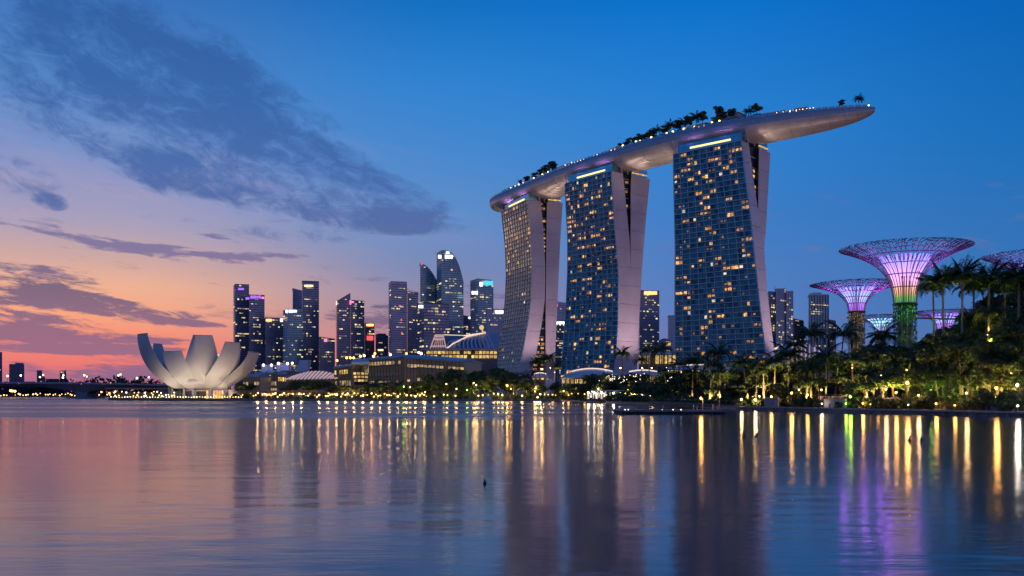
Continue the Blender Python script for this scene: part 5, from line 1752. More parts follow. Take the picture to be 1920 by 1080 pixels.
# broadleaf trees of the right bank, three ranks
for px, top, dy, R_ in (
    (1296, 706, 46, 6), (1318, 694, 56, 7), (1342, 700, 40, 6), (1362, 690, 50, 7), (1384, 682, 56, 7.5), (1404, 690, 40, 6.5), (1422, 678, 60, 7), (1446, 684, 46, 6.5), (1468, 676, 40, 6.5), (1488, 690, 34, 6), (1506, 670, 48, 6.5), (1530, 672, 44, 6), (1552, 664, 50, 6.5), (1580, 660, 54, 7), (1604, 668, 40, 6), (1622, 650, 50, 6.5), (1648, 646, 46, 7), (1664, 640, 60, 7), (1684, 652, 40, 6), (1704, 640, 52, 6.5), (1726, 628, 56, 7), (1744, 640, 40, 6), (1762, 616, 50, 7), (1784, 600, 46, 7), (1806, 610, 40, 6.5), (1826, 586, 54, 7.5), (1846, 598, 36, 6), (1866, 590, 50, 7), (1884, 570, 46, 7), (1906, 560, 50, 7), (1930, 566, 40, 7), (1950, 580, 30, 6),
    (1536, 704, 20, 4.5), (1618, 712, 18, 4.2), (1656, 700, 20, 4.6), (1676, 690, 24, 5), (1700, 684, 18, 4.5), (1728, 700, 16, 4.4), (1738, 682, 24, 4.8), (1760, 690, 18, 4.5), (1786, 664, 22, 5), (1782, 712, 14, 3.6), (1812, 690, 20, 4.6), (1842, 664, 22, 4.6), (1868, 650, 18, 5), (1880, 672, 16, 4.6), (1902, 640, 22, 5.5), (1872, 640, 26, 5), (1916, 668, 16, 4.5), (1596, 716, 14, 3.4), (1500, 712, 18, 3.6), (1460, 716, 16, 3.4), (1392, 712, 22, 4.5), (1368, 716, 26, 4.6), (1438, 708, 24, 4.6), (1940, 640, 18, 5), (1574, 700, 22, 4.4),
    (1850, 556, 62, 8), (1880, 544, 66, 8.5), (1910, 540, 64, 8.5), (1830, 572, 58, 7.5), (1938, 546, 50, 8), (1895, 580, 40, 7), (1862, 600, 48, 7.5), (1756, 640, 20, 5.5), (1778, 618, 21, 5.5), (1800, 628, 19, 5.5), (1822, 606, 22, 6), (1846, 620, 17, 5.5), (1872, 606, 21, 6), (1900, 590, 20, 6), (1924, 600, 19, 6), (1812, 574, 40, 6.5), (1835, 612, 44, 7), (1915, 590, 46, 8), (1316, 722, 40, 4), (1336, 726, 30, 3.4), (1284, 728, 40, 4)):
    plan("tree", px, top, dy, R=R_)
# clipped shrubs and small bushes along the walk
for px in range(1300, 1930, 17):
    q = px + rr.uniform(-5, 5)
    plan("shrub", q, interp([(1300, 741), (1500, 742), (1600, 744), (1700, 742), (1920, 738)], q) + rr.uniform(-7, 6), rr.uniform(5.5, 9), R=rr.uniform(1.2, 1.9))
for px in range(440, 1290, 22):
    q = px + rr.uniform(-6, 6)
    plan("shrub", q, 738 + rr.uniform(-5, 3), rr.uniform(9, 16), R=rr.uniform(2.0, 3.2))
for px, top, R_ in ((1868, 740, 2.4), (1890, 734, 2.6), (1902, 742, 2.2), (1745, 716, 2.6), (1710, 718, 2.4), (1640, 728, 2.0), (1808, 728, 2.4), (1852, 712, 3.0), (1884, 716, 3.0)):
    plan("shrub", px, top, 8 + rr.uniform(0, 4), R=R_)
SPEC.sort(key=lambda s: s["px"])
def variety(s):
    if s["kind"] == "palm":
        Y = Yw(s["px"]) + s["dy"]; h = Z(s["top"], Y)
        return ("tall dark fan palm" if s["fans"] else ("tall feather palm" if h > 18 else "feather palm"))
    if s["kind"] == "tree":
        return "big dark leafy tree" if s["R"] >= 8 else ("leafy tree" if s["R"] >= 6 else "small leafy tree")
    return "low round shrub"
cnt, seen = {}, {}
for s in SPEC:
    s["v"], s["z"] = variety(s), zone(s["px"])
    cnt[(s["v"], s["z"])] = cnt.get((s["v"], s["z"]), 0) + 1
for i, s in enumerate(SPEC):
    k = (s["v"], s["z"])
    j = seen.get(k, 0); seen[k] = j + 1
    lab = "%s %s" % (s["v"], s["z"])
    if cnt[k] > 1:
        lab += ", %s from the left" % ORD[j] if j < cnt[k] - 1 or cnt[k] < 3 else ", the rightmost there"
    Y = Yw(s["px"]) + s["dy"]
    gz = .9 if s["kind"] != "shrub" else .88
    h = Z(s["top"], Y) - gz
    loc = (X(s["px"], Y), Y, gz)
    r2 = random.Random(1000 + i)
    if s["kind"] == "palm":
        L = s["L"] * (1.18 if s["px"] > 1290 and not s["fans"] else 1.05)
        hh = h - .32 * L
        make_palm(loc, hh, L, lab, "palms along the shore", r2, fans=bool(s["fans"]), n=26 if s["fans"] else 18, lean=r2.choice((0, 0, 1, 2, 4)) if not s["fans"] else 3)
    elif s["kind"] == "tree":
        shp = r2.choice(("round", "round", "wide", "tall", "umbrella")) if s["R"] < 8 else r2.choice(("round", "wide", "round"))
        if h > 2.6 * s["R"] and shp in ("umbrella",): shp = "tall"
        if s["px"] > 1800 and s["R"] > 6.5: shp = "round"
        make_tree(loc, h, s["R"], lab, "trees along the shore", r2, shp)
    else:
        T = thing("shrub", loc, lab, "shrub", "shrubs along the walk")
        me = r2.choice(CROWN["bush"])
        hh = max(h, 1.0)
        inst("foliage", me, T, sc((0, 0, hh * .30), (s["R"], s["R"], hh * .75), r2.uniform(0, 6)))
# dense wood behind the right bank
ug = MB()
for px in range(1290, 2300, 9):
    for d in (75, 105):
        Y = Yw(px) + d + rr.uniform(-8, 8)
        hh = interp([(1290, 8), (1450, 8.5), (1560, 9), (1650, 11), (1760, 15), (1900, 20), (2300, 20)], px) * rr.uniform(.8, 1.1)
        leaf_blob(ug, (X(px, Y), Y, hh * .5), 4, 4, hh * .56, 120, 1.0, rr, rr.choice((0, 0, 1)))
ug.build("wood", LEAF, kind="stuff")
# undergrowth between trunks on the right bank
ug = MB()
for px in range(1290, 2060, 6):
    for d in (10, 17, 26):
        Y = Yw(px) + d + rr.uniform(-3, 3)
        leaf_blob(ug, (X(px, Y), Y, 1.4), 1.6, 2.0, rr.uniform(1.2, 2.6), 34, .38, rr, rr.choice((0, 0, 1)))
ug.build("undergrowth", LEAF, kind="stuff")
ug = MB()
for px in range(440, 1290, 7):
    for d in (14, 26):
        Y = Yw(px) + d + rr.uniform(-3, 3)
        leaf_blob(ug, (X(px, Y), Y, 1.6), 2.6, 3, rr.uniform(1.6, 3.4), 26, .8, rr, rr.choice((0, 0, 1)))
ug.build("undergrowth", LEAF, kind="stuff")

# ---------------------------------------------------------------- lamps: where the photograph shows them lit
def lamp(px, y, Y, r, mt, label, group, e=0, col=WARM, name="garden_lamp", post=True, cat="lamp", rad=.35, z0=.9):
    p = W(px, y, Y)
    p.z = max(p.z, z0 + r * .9)
    m = MB()
    m.ball(p, r, 8, 5, 0)
    if post:
        m.tube([(p.x, p.y, z0), (p.x, p.y, p.z - r * .7)], max(.05, r * .16), 5, 1)
        m.lathe((p.x, p.y, p.z + r * .8), [(r * .9, 0), (r * .2, r * .35)], 8, 1)
    o = m.build(name, [mt, m_pole], loc=(p.x, p.y, z0), label=label, cat=cat, group=group)
    if e:
        light("lamp_light", (p.x, p.y - r - .1, p.z + .1), e, col, rad, parent=o)
    return o
# right bank
G1 = "garden lamps of the right bank"
for px, y, d, r, k, e in (
    (1701, 718, 7.5, .34, "o", 2600), (1680, 736, 7, .26, "o", 1300), (1907, 722, 8, .26, "w", 1400), (1908, 761, 3.5, .20, "w", 300), (1755, 757, 4.5, .20, "o", 700), (1790, 760, 4.5, .17, "o", 400), (1703, 759, 4, .15, "w", 0), (1868, 728, 12, .26, "o", 2200),
    (1646, 755, 6, .24, "o", 900), (1618, 756, 6, .24, "o", 1000), (1632, 758, 5, .15, "o", 0), (1594, 744, 8, .26, "g", 700), (1586, 757, 5, .2, "g", 300), (1540, 731, 14, .24, "o", 700), (1541, 757, 4.5, .18, "w", 200), (1484, 737, 10, .28, "o", 1500), (1514, 741, 9, .2, "o", 700), (1446, 744, 8, .26, "o", 1200), (1416, 750, 8, .3, "y", 2200), (1390, 749, 8, .26, "y", 1500), (1404, 752, 7, .2, "y", 700), (1447, 752, 7, .22, "o", 700), (1498, 731, 14, .2, "w", 0), (1424, 743, 9, .2, "w", 0),
    (1812, 737, 9, .2, "y", 1100), (1746, 732, 12, .2, "g", 700), (1661, 730, 10, .22, "y", 1100), (1722, 741, 8, .2, "y", 900), (1838, 720, 20, .22, "y", 2600)):
    mt, col = {"o": (m_bulb_a, AMBER), "w": (m_bulb_w, WHITE), "g": (m_bulb_g, LIME), "y": (m_bulb, WARM)}[k]
    tall = d < 9 and y < 730
    lamp(px, y, Yw(px) + d, r, mt, "%s garden lamp %s, %s" % ({"o": "amber", "w": "white", "g": "greenish", "y": "yellow"}[k], zone(px), "on a tall post" if tall else ("low by the walk" if y > 742 else "among the leaves")), G1, e * .36, col)
# tree uplights hidden in the beds (their glow on trunks and leaves shows): small spike lights
G2 = "spike lights under the palms"
for px, d, e, c in (
    (1334, 21, 2600, WARM), (1349, 20, 2600, WARM), (1396, 16, 2200, WARM), (1412, 17, 2600, WARM), (1432, 16, 2200, WARM), (1454, 19, 2400, WARM), (1476, 22, 2000, WARM), (1500, 20, 1800, LIME), (1525, 22, 2200, WARM), (1598, 20, 4200, WARM), (1610, 24, 1600, WARM), (1642, 18, 2200, (1., .8, .2)), (1664, 17, 2600, WARM), (1690, 20, 4200, (1., .75, .15)), (1712, 22, 4200, (1., .75, .15)), (1734, 20, 2200, WARM),
    (1855, 16, 5200, (1., .72, .15)), (1880, 14, 3200, (1., .72, .15)), (1905, 15, 4200, (1., .72, .15)), (1790, 24, 1500, LIME), (1818, 22, 1500, LIME), (1896, 30, 5200, (.9, 1., .15)), (1770, 16, 900, LIME), (1560, 26, 1400, LIME)):
    Y = Yw(px) + d
    x = X(px, Y)
    m = MB(); m.lathe((x, Y, .95), [(.05, -.1), (.05, .25), (.16, .3), (.18, .5)], 8, 1); m.ball((x, Y, 1.48), .12, 6, 4, 0)
    o = m.build("spike_light", [m_bulb, m_dark], loc=(x, Y, .9), label="small spike light aimed up", cat="spike light", group=G2)
    light("uplight", (x, Y - .2, 1.75), e * 2.4, c, .25, parent=o, aim=(x, Y + 1.6, 9), spot=100)
# an uplight at the foot of each lit palm, and among the trees of the far bank
r7 = random.Random(77)
for s in SPEC:
    Y = Yw(s["px"]) + s["dy"]; x = X(s["px"], Y)
    if s["kind"] == "palm" and s["px"] > 1290 and not s["fans"] and s["dy"] < 46 and r7.random() < .75:
        e, c, up = r7.uniform(2600, 6500), r7.choice((WARM, (1., .74, .2), (1., .8, .25))), 9
    elif s["kind"] == "tree" and 1290 < s["px"] and s["dy"] < 32 and r7.random() < .6:
        e, c, up = r7.uniform(1400, 4200), r7.choice(((1., .66, .18), (1., .74, .2), (.95, .9, .2))) , 7
    elif s["px"] < 1290 and s["kind"] in ("tree", "palm") and s["px"] > 540 and r7.random() < .42:
        e, c, up = r7.uniform(2500, 9000), r7.choice((WARM, (1., .74, .2), (.95, .9, .2))), 9
    else:
        continue
    y2 = Y - (1.5 if s["kind"] == "palm" else s["R"] * .75)
    m = MB(); m.lathe((x, y2, .95), [(.05, -.1), (.05, .25), (.16, .3), (.18, .5)], 8, 1); m.ball((x, y2, 1.48), .12, 6, 4, 0)
    o = m.build("spike_light", [m_bulb, m_dark], loc=(x, y2, .9), label="small spike light aimed up", cat="spike light", group=G2)
    light("uplight", (x, y2 - .2, 1.75), e, c, .25, parent=o, aim=(x, Y + .4, 1.75 + up), spot=88)
# high lights in the crowns at the right (lit palm heads seen well above the ground)
for px, y, d, e in ((1856, 640, 17.5, 3400), (1852, 628, 17, 1800), (1896, 700, 15, 2600), (1700, 694, 16, 2200), (1652, 704, 19, 1400), (1598, 690, 23, 1500)):
    p = W(px, y, Yw(px) + d)
    m = MB(); m.lathe((p.x, p.y, p.z - .3), [(.12, 0), (.2, .25)], 7, 1); m.ball((p.x, p.y, p.z), .14, 6, 4, 0)
    m.tube([(p.x, p.y, .9), (p.x, p.y, p.z - .28)], .06, 4, 1)
    o = m.build("tree_floodlight", [m_bulb, m_pole], loc=(p.x, p.y, .9), label="floodlight on a slim pole among palms, %s" % zone(px), cat="floodlight", group="floodlights among the right bank trees")
    light("uplight", (p.x, p.y - .4, p.z), e * .9, (1., .70, .15), .3, parent=o, aim=(p.x, p.y + .8, p.z + 6), spot=130)
# mid bank: garden below the hotel
G3 = "lamps in the garden below the hotel"
for px, y, d, r, k, e in (
    (951, 723, 10, .8, "o", 6000), (958, 729, 12, .45, "o", 1800), (934, 739, 7, .5, "y", 2600), (942, 741, 6, .5, "y", 2600), (926, 738, 10, .4, "y", 1500), (979, 742, 5, .5, "y", 2600), (1008, 745, 3, .6, "y", 1800), (1013, 739, 6, .6, "w", 1200), (1004, 728, 14, .4, "y", 4000), (1003, 734, 12, .4, "y", 2200), (1028, 740, 6, .4, "w", 0), (1036, 740, 6, .4, "y", 700), (1042, 741, 6, .35, "o", 0), (1057, 733, 14, .5, "y", 3200), (1066, 741, 6, .4, "o", 900), (1072, 738, 6, .45, "y", 0), (1084, 738, 8, .35, "o", 0), (1096, 739, 8, .4, "o", 800), (1122, 729, 24, .55, "y", 4000), (1135, 727, 26, .5, "y", 4000), (1080, 731, 22, .5, "w", 1600),
    (1016, 692, 90, .6, "y", 6000), (1032, 690, 90, .6, "y", 6000), (1040, 698, 80, .4, "w", 0), (1163, 690, 120, .6, "y", 3500), (1204, 690, 130, .5, "y", 3500), (1222, 690, 120, .5, "y", 2500),
    (888, 718, 10, .5, "y", 2600), (893, 722, 8, .45, "y", 4200), (897, 742, 4, .5, "y", 1600), (905, 741, 4, .5, "y", 1600), (856, 729, 10, .5, "y", 1800), (876, 731, 10, .4, "g", 1200), (837, 720, 14, .5, "y", 2000), (832, 740, 4, .5, "y", 700), (814, 743, 4, .5, "y", 900), (839, 741, 5, .4, "g", 900), (854, 742, 4, .5, "y", 700), (797, 735, 8, .4, "y", 1200), (788, 741, 4, .5, "y", 0), (769, 726, 14, .4, "y", 1400), (757, 725, 14, .4, "g", 1800), (1110, 734, 10, .4, "w", 0)):
    mt, col = {"o": (m_bulb_a, AMBER), "w": (m_bulb_w, WHITE), "g": (m_bulb_g, LIME), "y": (m_bulb, WARM)}[k]
    lamp(px, y, Yw(px) + d, r * .66, mt, "%s lamp %s, %s" % ({"o": "amber", "w": "white", "g": "greenish", "y": "yellow"}[k], zone(px), "close to the water" if y > 737 else "glowing among the trees"), G3, e * .36, col, rad=.6)
# promenade lamps before the mall: an unbroken warm row
G4 = "warm lamps along the mall promenade"
k = 0
for px in np.arange(455, 800, 4.1):
    y = 741 + rr.uniform(-4.5, 3); r = rr.uniform(.13, .42)
    k += 1
    if rr.random() < .2: continue
    lamp(px, y, Yw(px) + 5, r, rr.choice((m_bulb, m_bulb, m_bulb_w, m_bulb_a)), "small warm globe lamp", G4, 1500 if k % 4 == 0 else 0, WARM, "promenade_lamp", rad=.5)
for px in np.arange(208, 455, 5.2):
    y = 744.5 + rr.uniform(-.6, .6)
    lamp(px, y, Yw(px) + 3, rr.uniform(.2, .36), rr.choice((m_bulb_w, m_bulb)), "small bright globe lamp at the waterside", "lamps round the museum", 0, WARM, "promenade_lamp")
# shop fronts and crowded lights behind that row
arc_b = thing("waterside_arcade", (X(600, 540), 540, .9), "long warm lit shop arcade behind the mall promenade lamps", "arcade")
m = MB(); m.box((X(615, 548), 548, 3.2), ((800 - 432) / F * 548, 5, 4.6)); m.build("wall", M("arcade_wall", (.22, .16, .11), .7), arc_b)
m = MB(); m.box((X(615, 545), 545.5, 5.8), ((804 - 430) / F * 548, 9, .5)); m.build("canopy", m_mullion, arc_b)
m_shop = M("shop_light", (.5, .35, .2), .5, emit=(1.0, .56, .20), es=1.7, evar=.85)
for px in np.arange(436, 796, 5.0):
    if rr.random() < .16: continue
    m = MB(); c = W(px, 0, 545); m.box((c.x, 545.2, 2.9 + rr.uniform(-.4, .4)), (rr.uniform(.8, 1.4), .4, rr.uniform(1.6, 3.6))); m.build("shop_window", m_shop, arc_b)
for px in np.arange(440, 800, 9.0):
    m = MB(); c = W(px, 0, 541.5); m.tube([(c.x, 541.5, .9), (c.x, 541.5, 5.6)], .22, 5); m.build("column", m_col, arc_b)
terr = thing("museum_terrace", (X(270, 560), 560, .9), "low terrace crowded with small warm lights left of the museum", "terrace")
m = MB(); m.box((X(268, 575), 575, 3.0), (34, 6, 3.9)); m.build("wall", M("arcade_wall", (.22, .16, .11), .7), terr)
m = MB(); m.box((X(280, 590), 590, 7.4), (50, 16, .8)); m.build("roof", M("terrace_roof", (.35, .22, .12), .6), terr)
for px in np.arange(212, 330, 5.2):
    for y in (735.5, 741):
        if rr.random() < .35: continue
        q = px + rr.uniform(-2, 2); yy = y + rr.uniform(-1.6, 1.6)
        Y = 566 - (y > 738) * 22
        if Y < Yw(q) + 2: Y = Yw(q) + 3
        lamp(q, yy, Y, rr.uniform(.28, .5), rr.choice((m_bulb, m_bulb_w, m_bulb_w)), "tiny lamp in the crowd left of the museum", "lights on the museum terrace", 0, WARM, "promenade_lamp")
# far shore lamps under the bridge
for px in np.arange(-30, 205, 4.6):
    if rr.random() < .12: continue
    lamp(px + rr.uniform(-1.5, 1.5), rr.uniform(737.5, 742), 975, rr.uniform(.45, .85), rr.choice((m_bulb, m_bulb, m_bulb_a)), "warm shore lamp seen below the road bridge", "far shore lamps under the bridge", 0, WARM, "shore_lamp")
for px, y in ((20, 732.5), (23, 733), (28, 733.5), (155, 725), (158, 727), (223, 725.5), (205, 737), (190, 735)):
    lamp(px, y, 960 if px < 40 else 800, 1.3 if px < 40 else .8, m_bulb if px < 40 else m_bulb_a, "bright lamp standing above the far shore row", "tall lamps of the far shore", 0, WARM, "shore_lamp")
# festoon bulbs in the trees below the hotel
G6 = "fairy bulbs in the hotel garden trees"
for i in range(54):
    c = rr.choice(((1112, 714), (1145, 712), (1170, 712), (1196, 706), (1255, 700), (1258, 716), (1150, 714), (1138, 706)))
    px, y = c[0] + rr.gauss(0, 8), c[1] + rr.gauss(0, 5)
    p = W(px, y, Yw(px) + 34)
    m = MB(); m.ball(p, .13, 6, 4, 0); m.tube([p + Vector((0, 0, .18)), p + Vector((0, 0, .8))], .03, 3, 1)
    m.build("fairy_bulb", [m_bulb_w, m_dark], loc=p, label="tiny white bulb hanging in a tree", cat="fairy bulb", group=G6)

# ---------------------------------------------------------------- lit waterside restaurant, landing stage, moored pontoon, buoys
RY = 420.
rs = thing("waterside_restaurant", (X(1150, RY), RY, .9), "open white lit waterside restaurant on a deck below the middle hotel tower", "restaurant")
m = MB(); m.loft([[W(1088, 751.5, RY - 6), W(1216, 752, RY - 6), W(1216, 752, RY + 8), W(1098, 751, RY + 8)], [W(1086, 748, RY - 6.5), W(1217, 748.5, RY - 6.5), W(1217, 748, RY + 8), W(1098, 748, RY + 8)]]); m.build("deck", m_stone, rs)
m = MB(); m.loft([[W(1128, 733.5, RY - 5), W(1216, 733, RY - 5), W(1216, 733, RY + 8), W(1110, 733, RY + 8)], [W(1126, 731.5, RY - 5), W(1217, 731, RY - 5), W(1217, 731, RY + 8), W(1108, 731, RY + 8)]]); m.build("roof", m_white, rs)
for px in range(1104, 1218, 8):
    m = MB(); p = W(px, 748, RY - 3); m.tube([p, (p.x, p.y, Z(733.5, RY))], .12, 5); m.build("post", m_white, rs)
m_inside = M("restaurant_glow", (.6, .55, .5), .5, emit=(1.0, .80, .62), es=1.5, evar=.9)
for px in np.arange(1103, 1212, 5):
    m = MB(); c = W(px, 741, RY + 4); m.box(c + Vector((0, 0, rr.uniform(-.6, .3))), (rr.uniform(.5, 1.0), .3, rr.uniform(1.4, 3.0))); m.build("lit_panel", m_inside, rs)
for px in np.arange(1104, 1214, 13):
    m = MB(); p = W(px, 744.5, RY - 2); m.lathe((p.x, p.y, p.z - .75), [(.25, 0), (.06, .05), (.06, .7), (.7, .72), (.7, .78)], 8); m.build("table", m_white, rs)
for px, y in ((1103, 736.5), (1114, 736), (1128, 736.5), (1150, 737), (1163, 737), (1177, 737), (1193, 737), (1208, 736.5)):
    lamp(px, y, RY - 4, .5, m_bulb_w, "white lamp under the eave of the waterside restaurant", "lamps of the waterside restaurant", 500, WHITE, "eave_lamp", post=False, rad=.5, z0=0)
# landing stage along the bank
ls = thing("landing_stage", (X(1290, 300), 300, 0), "low landing stage with a dark edge running along the bank", "landing stage")
m = MB(); m.loft([[W(1216, 757, 345), W(1385, 766, 242), W(1385, 762, 262), W(1216, 752, 380)], [W(1216, 753, 345), W(1385, 760, 242), W(1385, 756.5, 262), W(1216, 749, 380)]]); m.build("deck", M("stage_timber", (.07, .065, .06), .8), ls)
for k in range(14):
    q = (k + .5) / 14
    p = W(1216, 753, 345).lerp(W(1385, 760, 242), q) + Vector((.2, .5, 0))
    m = MB(); m.tube([p, p + Vector((0, 0, 1.1))], .06, 4); m.build("post", m_dark, ls)
m = MB(); m.beam(W(1216, 753, 345) + Vector((.2, .5, 1.1)), W(1385, 760, 242) + Vector((.2, .5, 1.1)), .07, .07); m.build("handrail", m_dark, ls)
# pontoon
PY = 196.
def pw(px, y, Y): return W(px, y, Y)
pt = thing("pontoon", (X(1258, PY), PY, 0), "long dark flat pontoon moored off the landing stage", "pontoon")
m_pon = M("pontoon_hull", (.025, .03, .04), .5, .2, var=.2)
x0, x1 = X(1160, PY), X(1355, PY)
m = MB(); m.loft([[(x0 + .9, PY - 3, -.4), (x1 - .4, PY - 3, -.4), (x1 - .4, PY + 5, -.4), (x0 + .9, PY + 5, -.4)], [(x0, PY - 3.3, .72), (x1, PY - 3.3, .72), (x1, PY + 5, .72), (x0, PY + 5, .72)]]); m.build("hull", m_pon, pt)
m = MB(); m.box(((x0 + x1) / 2, PY + .85, .80), (x1 - x0 + .2, 8.5, .12)); m.build("deck", M("pontoon_deck", (.09, .10, .115), .6), pt)
m = MB(); m.beam((x0, PY - 3.36, .62), (x1, PY - 3.36, .62), .16, .18); m.build("fender_rail", M("fender_rail", (.16, .19, .23), .5), pt)
for k in range(11):
    m = MB(); q = x0 + (x1 - x0) * (k + .5) / 11; m.lathe((q, PY - 3.4, .2), [(.16, -.3), (.2, 0), (.16, .3)], 7); m.build("fender", m_dark, pt)
for px, h, b in ((1166, 1.0, 0), (1240, 1.1, 0), (1262, .6, 0), (1297, 1.2, 0), (1303, .9, 0), (1314, 2.5, 1), (1333, 1.2, 0), (1345, 2.2, 0), (1342, .9, 0)):
    x = X(px, PY)
    m = MB(); m.tube([(x, PY - 2, .85), (x, PY - 2, .85 + h)], .10 if h > 2 else .13, 6); m.build("bollard" if h < 2 else "mooring_post", m_col, pt)
lamp(1314, 751.5, PY - 2, .22, m_bulb_a, "amber lamp on top of the tall post of the moored pontoon", "", 500, AMBER, "pontoon_lamp", z0=3.2)
for px in (1172, 1178, 1242, 1262, 1277):
    lamp(px, 771.5, PY - 1.5, .10, m_bulb_w, "tiny deck light low on the moored pontoon", "deck lights of the pontoon", 0, WHITE, "deck_light", z0=.86)
# small moored tender at the pontoon's left end
tb = thing("tender_boat", (X(1172, 204), 204, 0), "small grey covered boat lying at the pontoon's left end", "boat")
bx, byy = X(1171, 203.5), 203.5
m = MB(); m.loft([[(bx - 2.3, byy, .05), (bx - 1.4, byy - .9, -.1), (bx + 1.9, byy - .9, -.1), (bx + 1.9, byy + .9, -.1), (bx - 1.4, byy + .9, -.1)], [(bx - 2.9, byy, 1.0), (bx - 1.6, byy - 1.1, .85), (bx + 2.0, byy - 1.1, .8), (bx + 2.0, byy + 1.1, .8), (bx - 1.6, byy + 1.1, .85)]]); m.build("hull", M("tender_hull", (.20, .22, .26), .5), tb)
m = MB(); m.loft([[(bx - 1.4, byy - .9, .85), (bx + 1.4, byy - .9, .82), (bx + 1.4, byy + .9, .82), (bx - 1.4, byy + .9, .85)], [(bx - .6, byy - .7, 1.6), (bx + 1.0, byy - .7, 1.6), (bx + 1.0, byy + .7, 1.6), (bx - .6, byy + .7, 1.6)]]); m.build("cover", M("tender_cover", (.28, .30, .36), .6), tb)
# small boat and bollards by the quay left of the restaurant
bx, byy = X(910, 497), 492.
mb2 = thing("moored_boat", (bx, byy, 0), "small pale moored boat by the quay below the fan roofed theatre", "boat")
m = MB(); m.loft([[(bx - 4, byy, 0), (bx - 3, byy - 1.5, -.2), (bx + 4, byy - 1.5, -.2), (bx + 4, byy + 1.5, -.2), (bx - 3, byy + 1.5, -.2)], [(bx - 5, byy, 1.4), (bx - 3, byy - 1.8, 1.2), (bx + 4.2, byy - 1.8, 1.1), (bx + 4.2, byy + 1.8, 1.1), (bx - 3, byy + 1.8, 1.2)]]); m.build("hull", M("boat_hull", (.4, .45, .52), .5), mb2)
m = MB(); m.loft([[(bx - 1.5, byy - 1.2, 1.2), (bx + 3, byy - 1.2, 1.2), (bx + 3, byy + 1.2, 1.2), (bx - 1.5, byy + 1.2, 1.2)], [(bx - .5, byy - 1, 3), (bx + 2.6, byy - 1, 3), (bx + 2.6, byy + 1, 3), (bx - .5, byy + 1, 3)]]); m.build("cabin", M("boat_cabin", (.45, .52, .62), .4), mb2)
# buoys
m_buoy = M("buoy_black", (.012, .014, .02), .5)
for px, y, lab, s, bulb in ((909, 907, "small dark cone topped buoy nearest the camera, alone on open water", 1.0, 0), (1705, 826, "dark buoy in the bright amber reflection below the tallest supertree", 1.0, 0), (1728, 825, "faint dark buoy just right of the amber reflection", .8, 0), (1395, 818, "dark buoy left of the pair off the landing stage", .9, 0), (1418, 818, "dark buoy with a small bright lamp, right of the pair", 1.0, 1)):
    Y = CH * F / (y - HZ); x = X(px, Y)
    k = s * 10 / F * Y / .42      # about ten pixels tall
    T = thing("buoy", (x, Y, 0), lab, "buoy", "buoys on the bay")
    m = MB(); m.lathe((x, Y, 0), [(.05 * k, -.12 * k), (.145 * k, -.06 * k), (.17 * k, .05 * k), (.12 * k, .13 * k)], 14); m.build("float", m_buoy, T, smooth=False)
    m = MB(); m.lathe((x, Y, .13 * k), [(.115 * k, 0), (.06 * k, .14 * k), (.05 * k, .16 * k), (.05 * k, .26 * k), (.02 * k, .29 * k)], 12); m.build("topmark", m_buoy, T)
    if bulb:
        m = MB(); m.ball((x, Y, .34 * k), .06 * k, 7, 4); m.build("lantern", m_bulb_w, T)

# ---------------------------------------------------------------- low walls, rails and stones on the right bank
m_wallp = M("garden_wall", (.34, .29, .27), .75, var=.15, scale=.8, bump=.2)
for px0, px1, yt, lab in ((1546, 1586, 748, "plain pale low garden wall beside the walk, with dark bollards before it"), (1434, 1460, 746, "short pale low wall lit from its foot near the palms")):
    d = 6.2
    a, b = shore_pt(px0, d, .9), shore_pt(px1, d, .9)
    T = thing("garden_wall", (a + b) / 2, lab, "wall")
    h = Z(yt, a.y) - .9
    k = 6
    for i in range(k):
        p, q = a.lerp(b, i / k), a.lerp(b, (i + .985) / k)
        m = MB(); m.beam(p + Vector((0, 0, h / 2)), q + Vector((0, 0, h / 2)), .45, h); m.build("wall_panel", m_wallp, T)
    m = MB(); m.beam(a + Vector((0, 0, h + .06)), b + Vector((0, 0, h + .06)), .6, .12); m.build("coping", m_wallp, T)
pav = thing("garden_pavilion", (X(1560, 240), 240, .9), "long low pink lit pavilion half hidden behind the palm trunks", "pavilion")
pa, pb_ = Vector((X(1534, 240), 240, .9)), Vector((X(1588, 226), 226, .9))
m_pinkw = M("pavilion_lit", (.4, .3, .25), .6, emit=(1.0, .50, .30), es=.30, evar=.8)
for i in range(10):
    p, q = pa.lerp(pb_, (i + .08) / 10), pa.lerp(pb_, (i + .92) / 10)
    m = MB(); m.beam(p + Vector((0, 0, 1.6)), q + Vector((0, 0, 1.6)), .2, 2.4); m.build("wall_panel", m_pinkw, pav)
m = MB(); m.beam(pa + Vector((0, -.5, 3.1)), pb_ + Vector((0, -.5, 3.1)), 3.6, .3); m.build("roof", m_dark, pav)
umb = thing("cafe_umbrellas_row", (X(1655, 210), 210, .9), "row of purple grey parasols joined over the terrace below the tallest supertree", "parasol row")
for i in range(7):
    p = shore_pt(1628 + i * 9, 9.5, .9)
    m = MB(); m.lathe((p.x, p.y, .9 + 2.2), [(1.05, 0), (.6, .28), (.05, .5)], 8); m.build("canopy", M("parasol_cloth", (.20, .14, .24), .7), umb)
    m = MB(); m.tube([p, p + Vector((0, 0, 2.5))], .05, 5); m.build("pole", m_pole, umb)
m_rock = M("boulder_stone", (.14, .14, .14), .85, var=.3, scale=1.2, bump=.5)
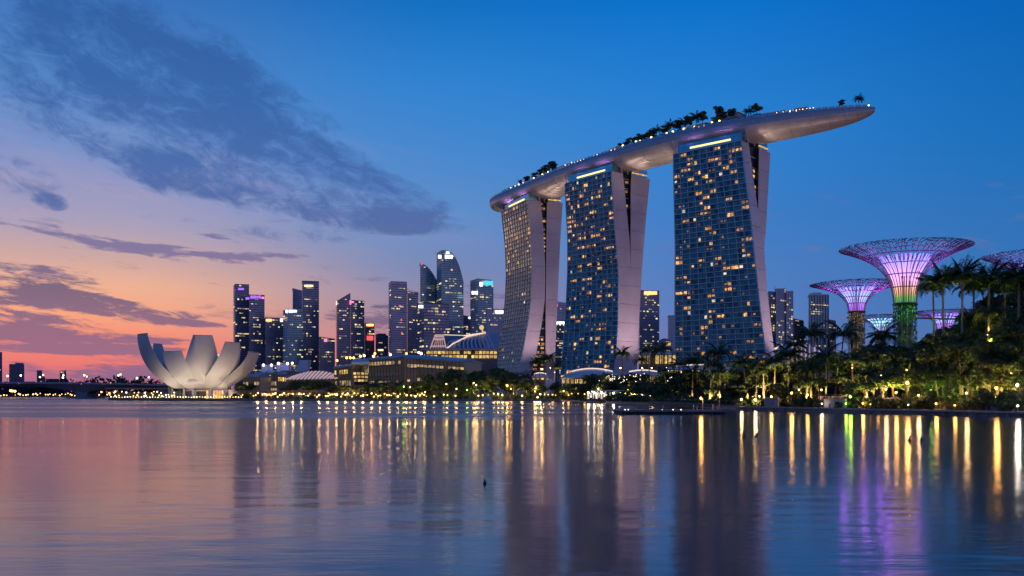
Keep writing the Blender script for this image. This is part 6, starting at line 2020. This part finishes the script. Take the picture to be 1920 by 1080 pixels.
for i, (px, r) in enumerate(((1762, 1.15), (1773, .8), (1855, .9), (1866, 1.1))):
    p = shore_pt(px, 6.5, .9)
    rr3 = random.Random(i)
    m = MB()
    m.loft([[Vector((p.x + r * (1 - .45 * (k / 3) ** 2) * rr3.uniform(.85, 1.1) * math.cos(a * PI / 4), p.y + r * .8 * (1 - .45 * (k / 3) ** 2) * rr3.uniform(.85, 1.1) * math.sin(a * PI / 4), .85 + r * .42 * k)) for a in range(8)] for k in range(4)])
    m.build("boulder", m_rock, loc=p, label="grey boulder by the walk, %s" % ["larger of two under the tall palms", "smaller of two under the tall palms", "smaller of two at the right edge", "larger of two at the right edge"][i], cat="boulder", group="boulders by the walk")
rl = thing("walk_railing", shore_pt(1820, 5, .9), "thin dark railing behind the walk at the right", "railing")
for k in range(17):
    p = shore_pt(1762 + k * 13, 4.6, .9)
    m = MB(); m.tube([p, p + Vector((0, 0, 1.05))], .035, 4); m.build("post", m_dark, rl)
for hz in (.5, 1.05):
    m = MB(); m.beam(shore_pt(1762, 4.6, .9 + hz), shore_pt(1970, 4.6, .9 + hz), .05, .05); m.build("handrail", m_dark, rl)
for px in (1556, 1566, 1577, 1629, 1648, 1690, 1780, 1800):
    p = shore_pt(px, 4.4, 1.04)
    m = MB(); m.lathe(p, [(.1, 0), (.1, .75), (.13, .78), (.13, .92), (.04, .96)], 8)
    m.build("bollard", m_dark, loc=p, label="dark waist high bollard at the back edge of the walk", cat="bollard", group="bollards along the walk")

# ---------------------------------------------------------------- look-alikes in rows: say which one
def px_of(o):
    return o.location.x / max(o.location.y, 1) * F + 960
rows_ = {}
for o in list(COL.objects):
    if o.parent is None and o.get("label"):
        rows_.setdefault(o["label"], []).append(o)
for lab in [k for k, v in rows_.items() if len(v) > 20 and k.split()[0] in ("small", "tiny") and "museum" not in k]:
    for o in rows_.pop(lab):
        o["label"] = lab + " " + zone(px_of(o))
        rows_.setdefault(o["label"], []).append(o)
for lab, os_ in rows_.items():
    if 1 < len(os_) <= 60:
        os_.sort(key=px_of)
        for i, o in enumerate(os_):
            o["label"] = lab + ", %s from left" % ORD[i]
for o in COL.objects:
    if o.get("label") and len(o["label"].replace(",", " ").split()) > 16:
        print("LONG", o["label"])
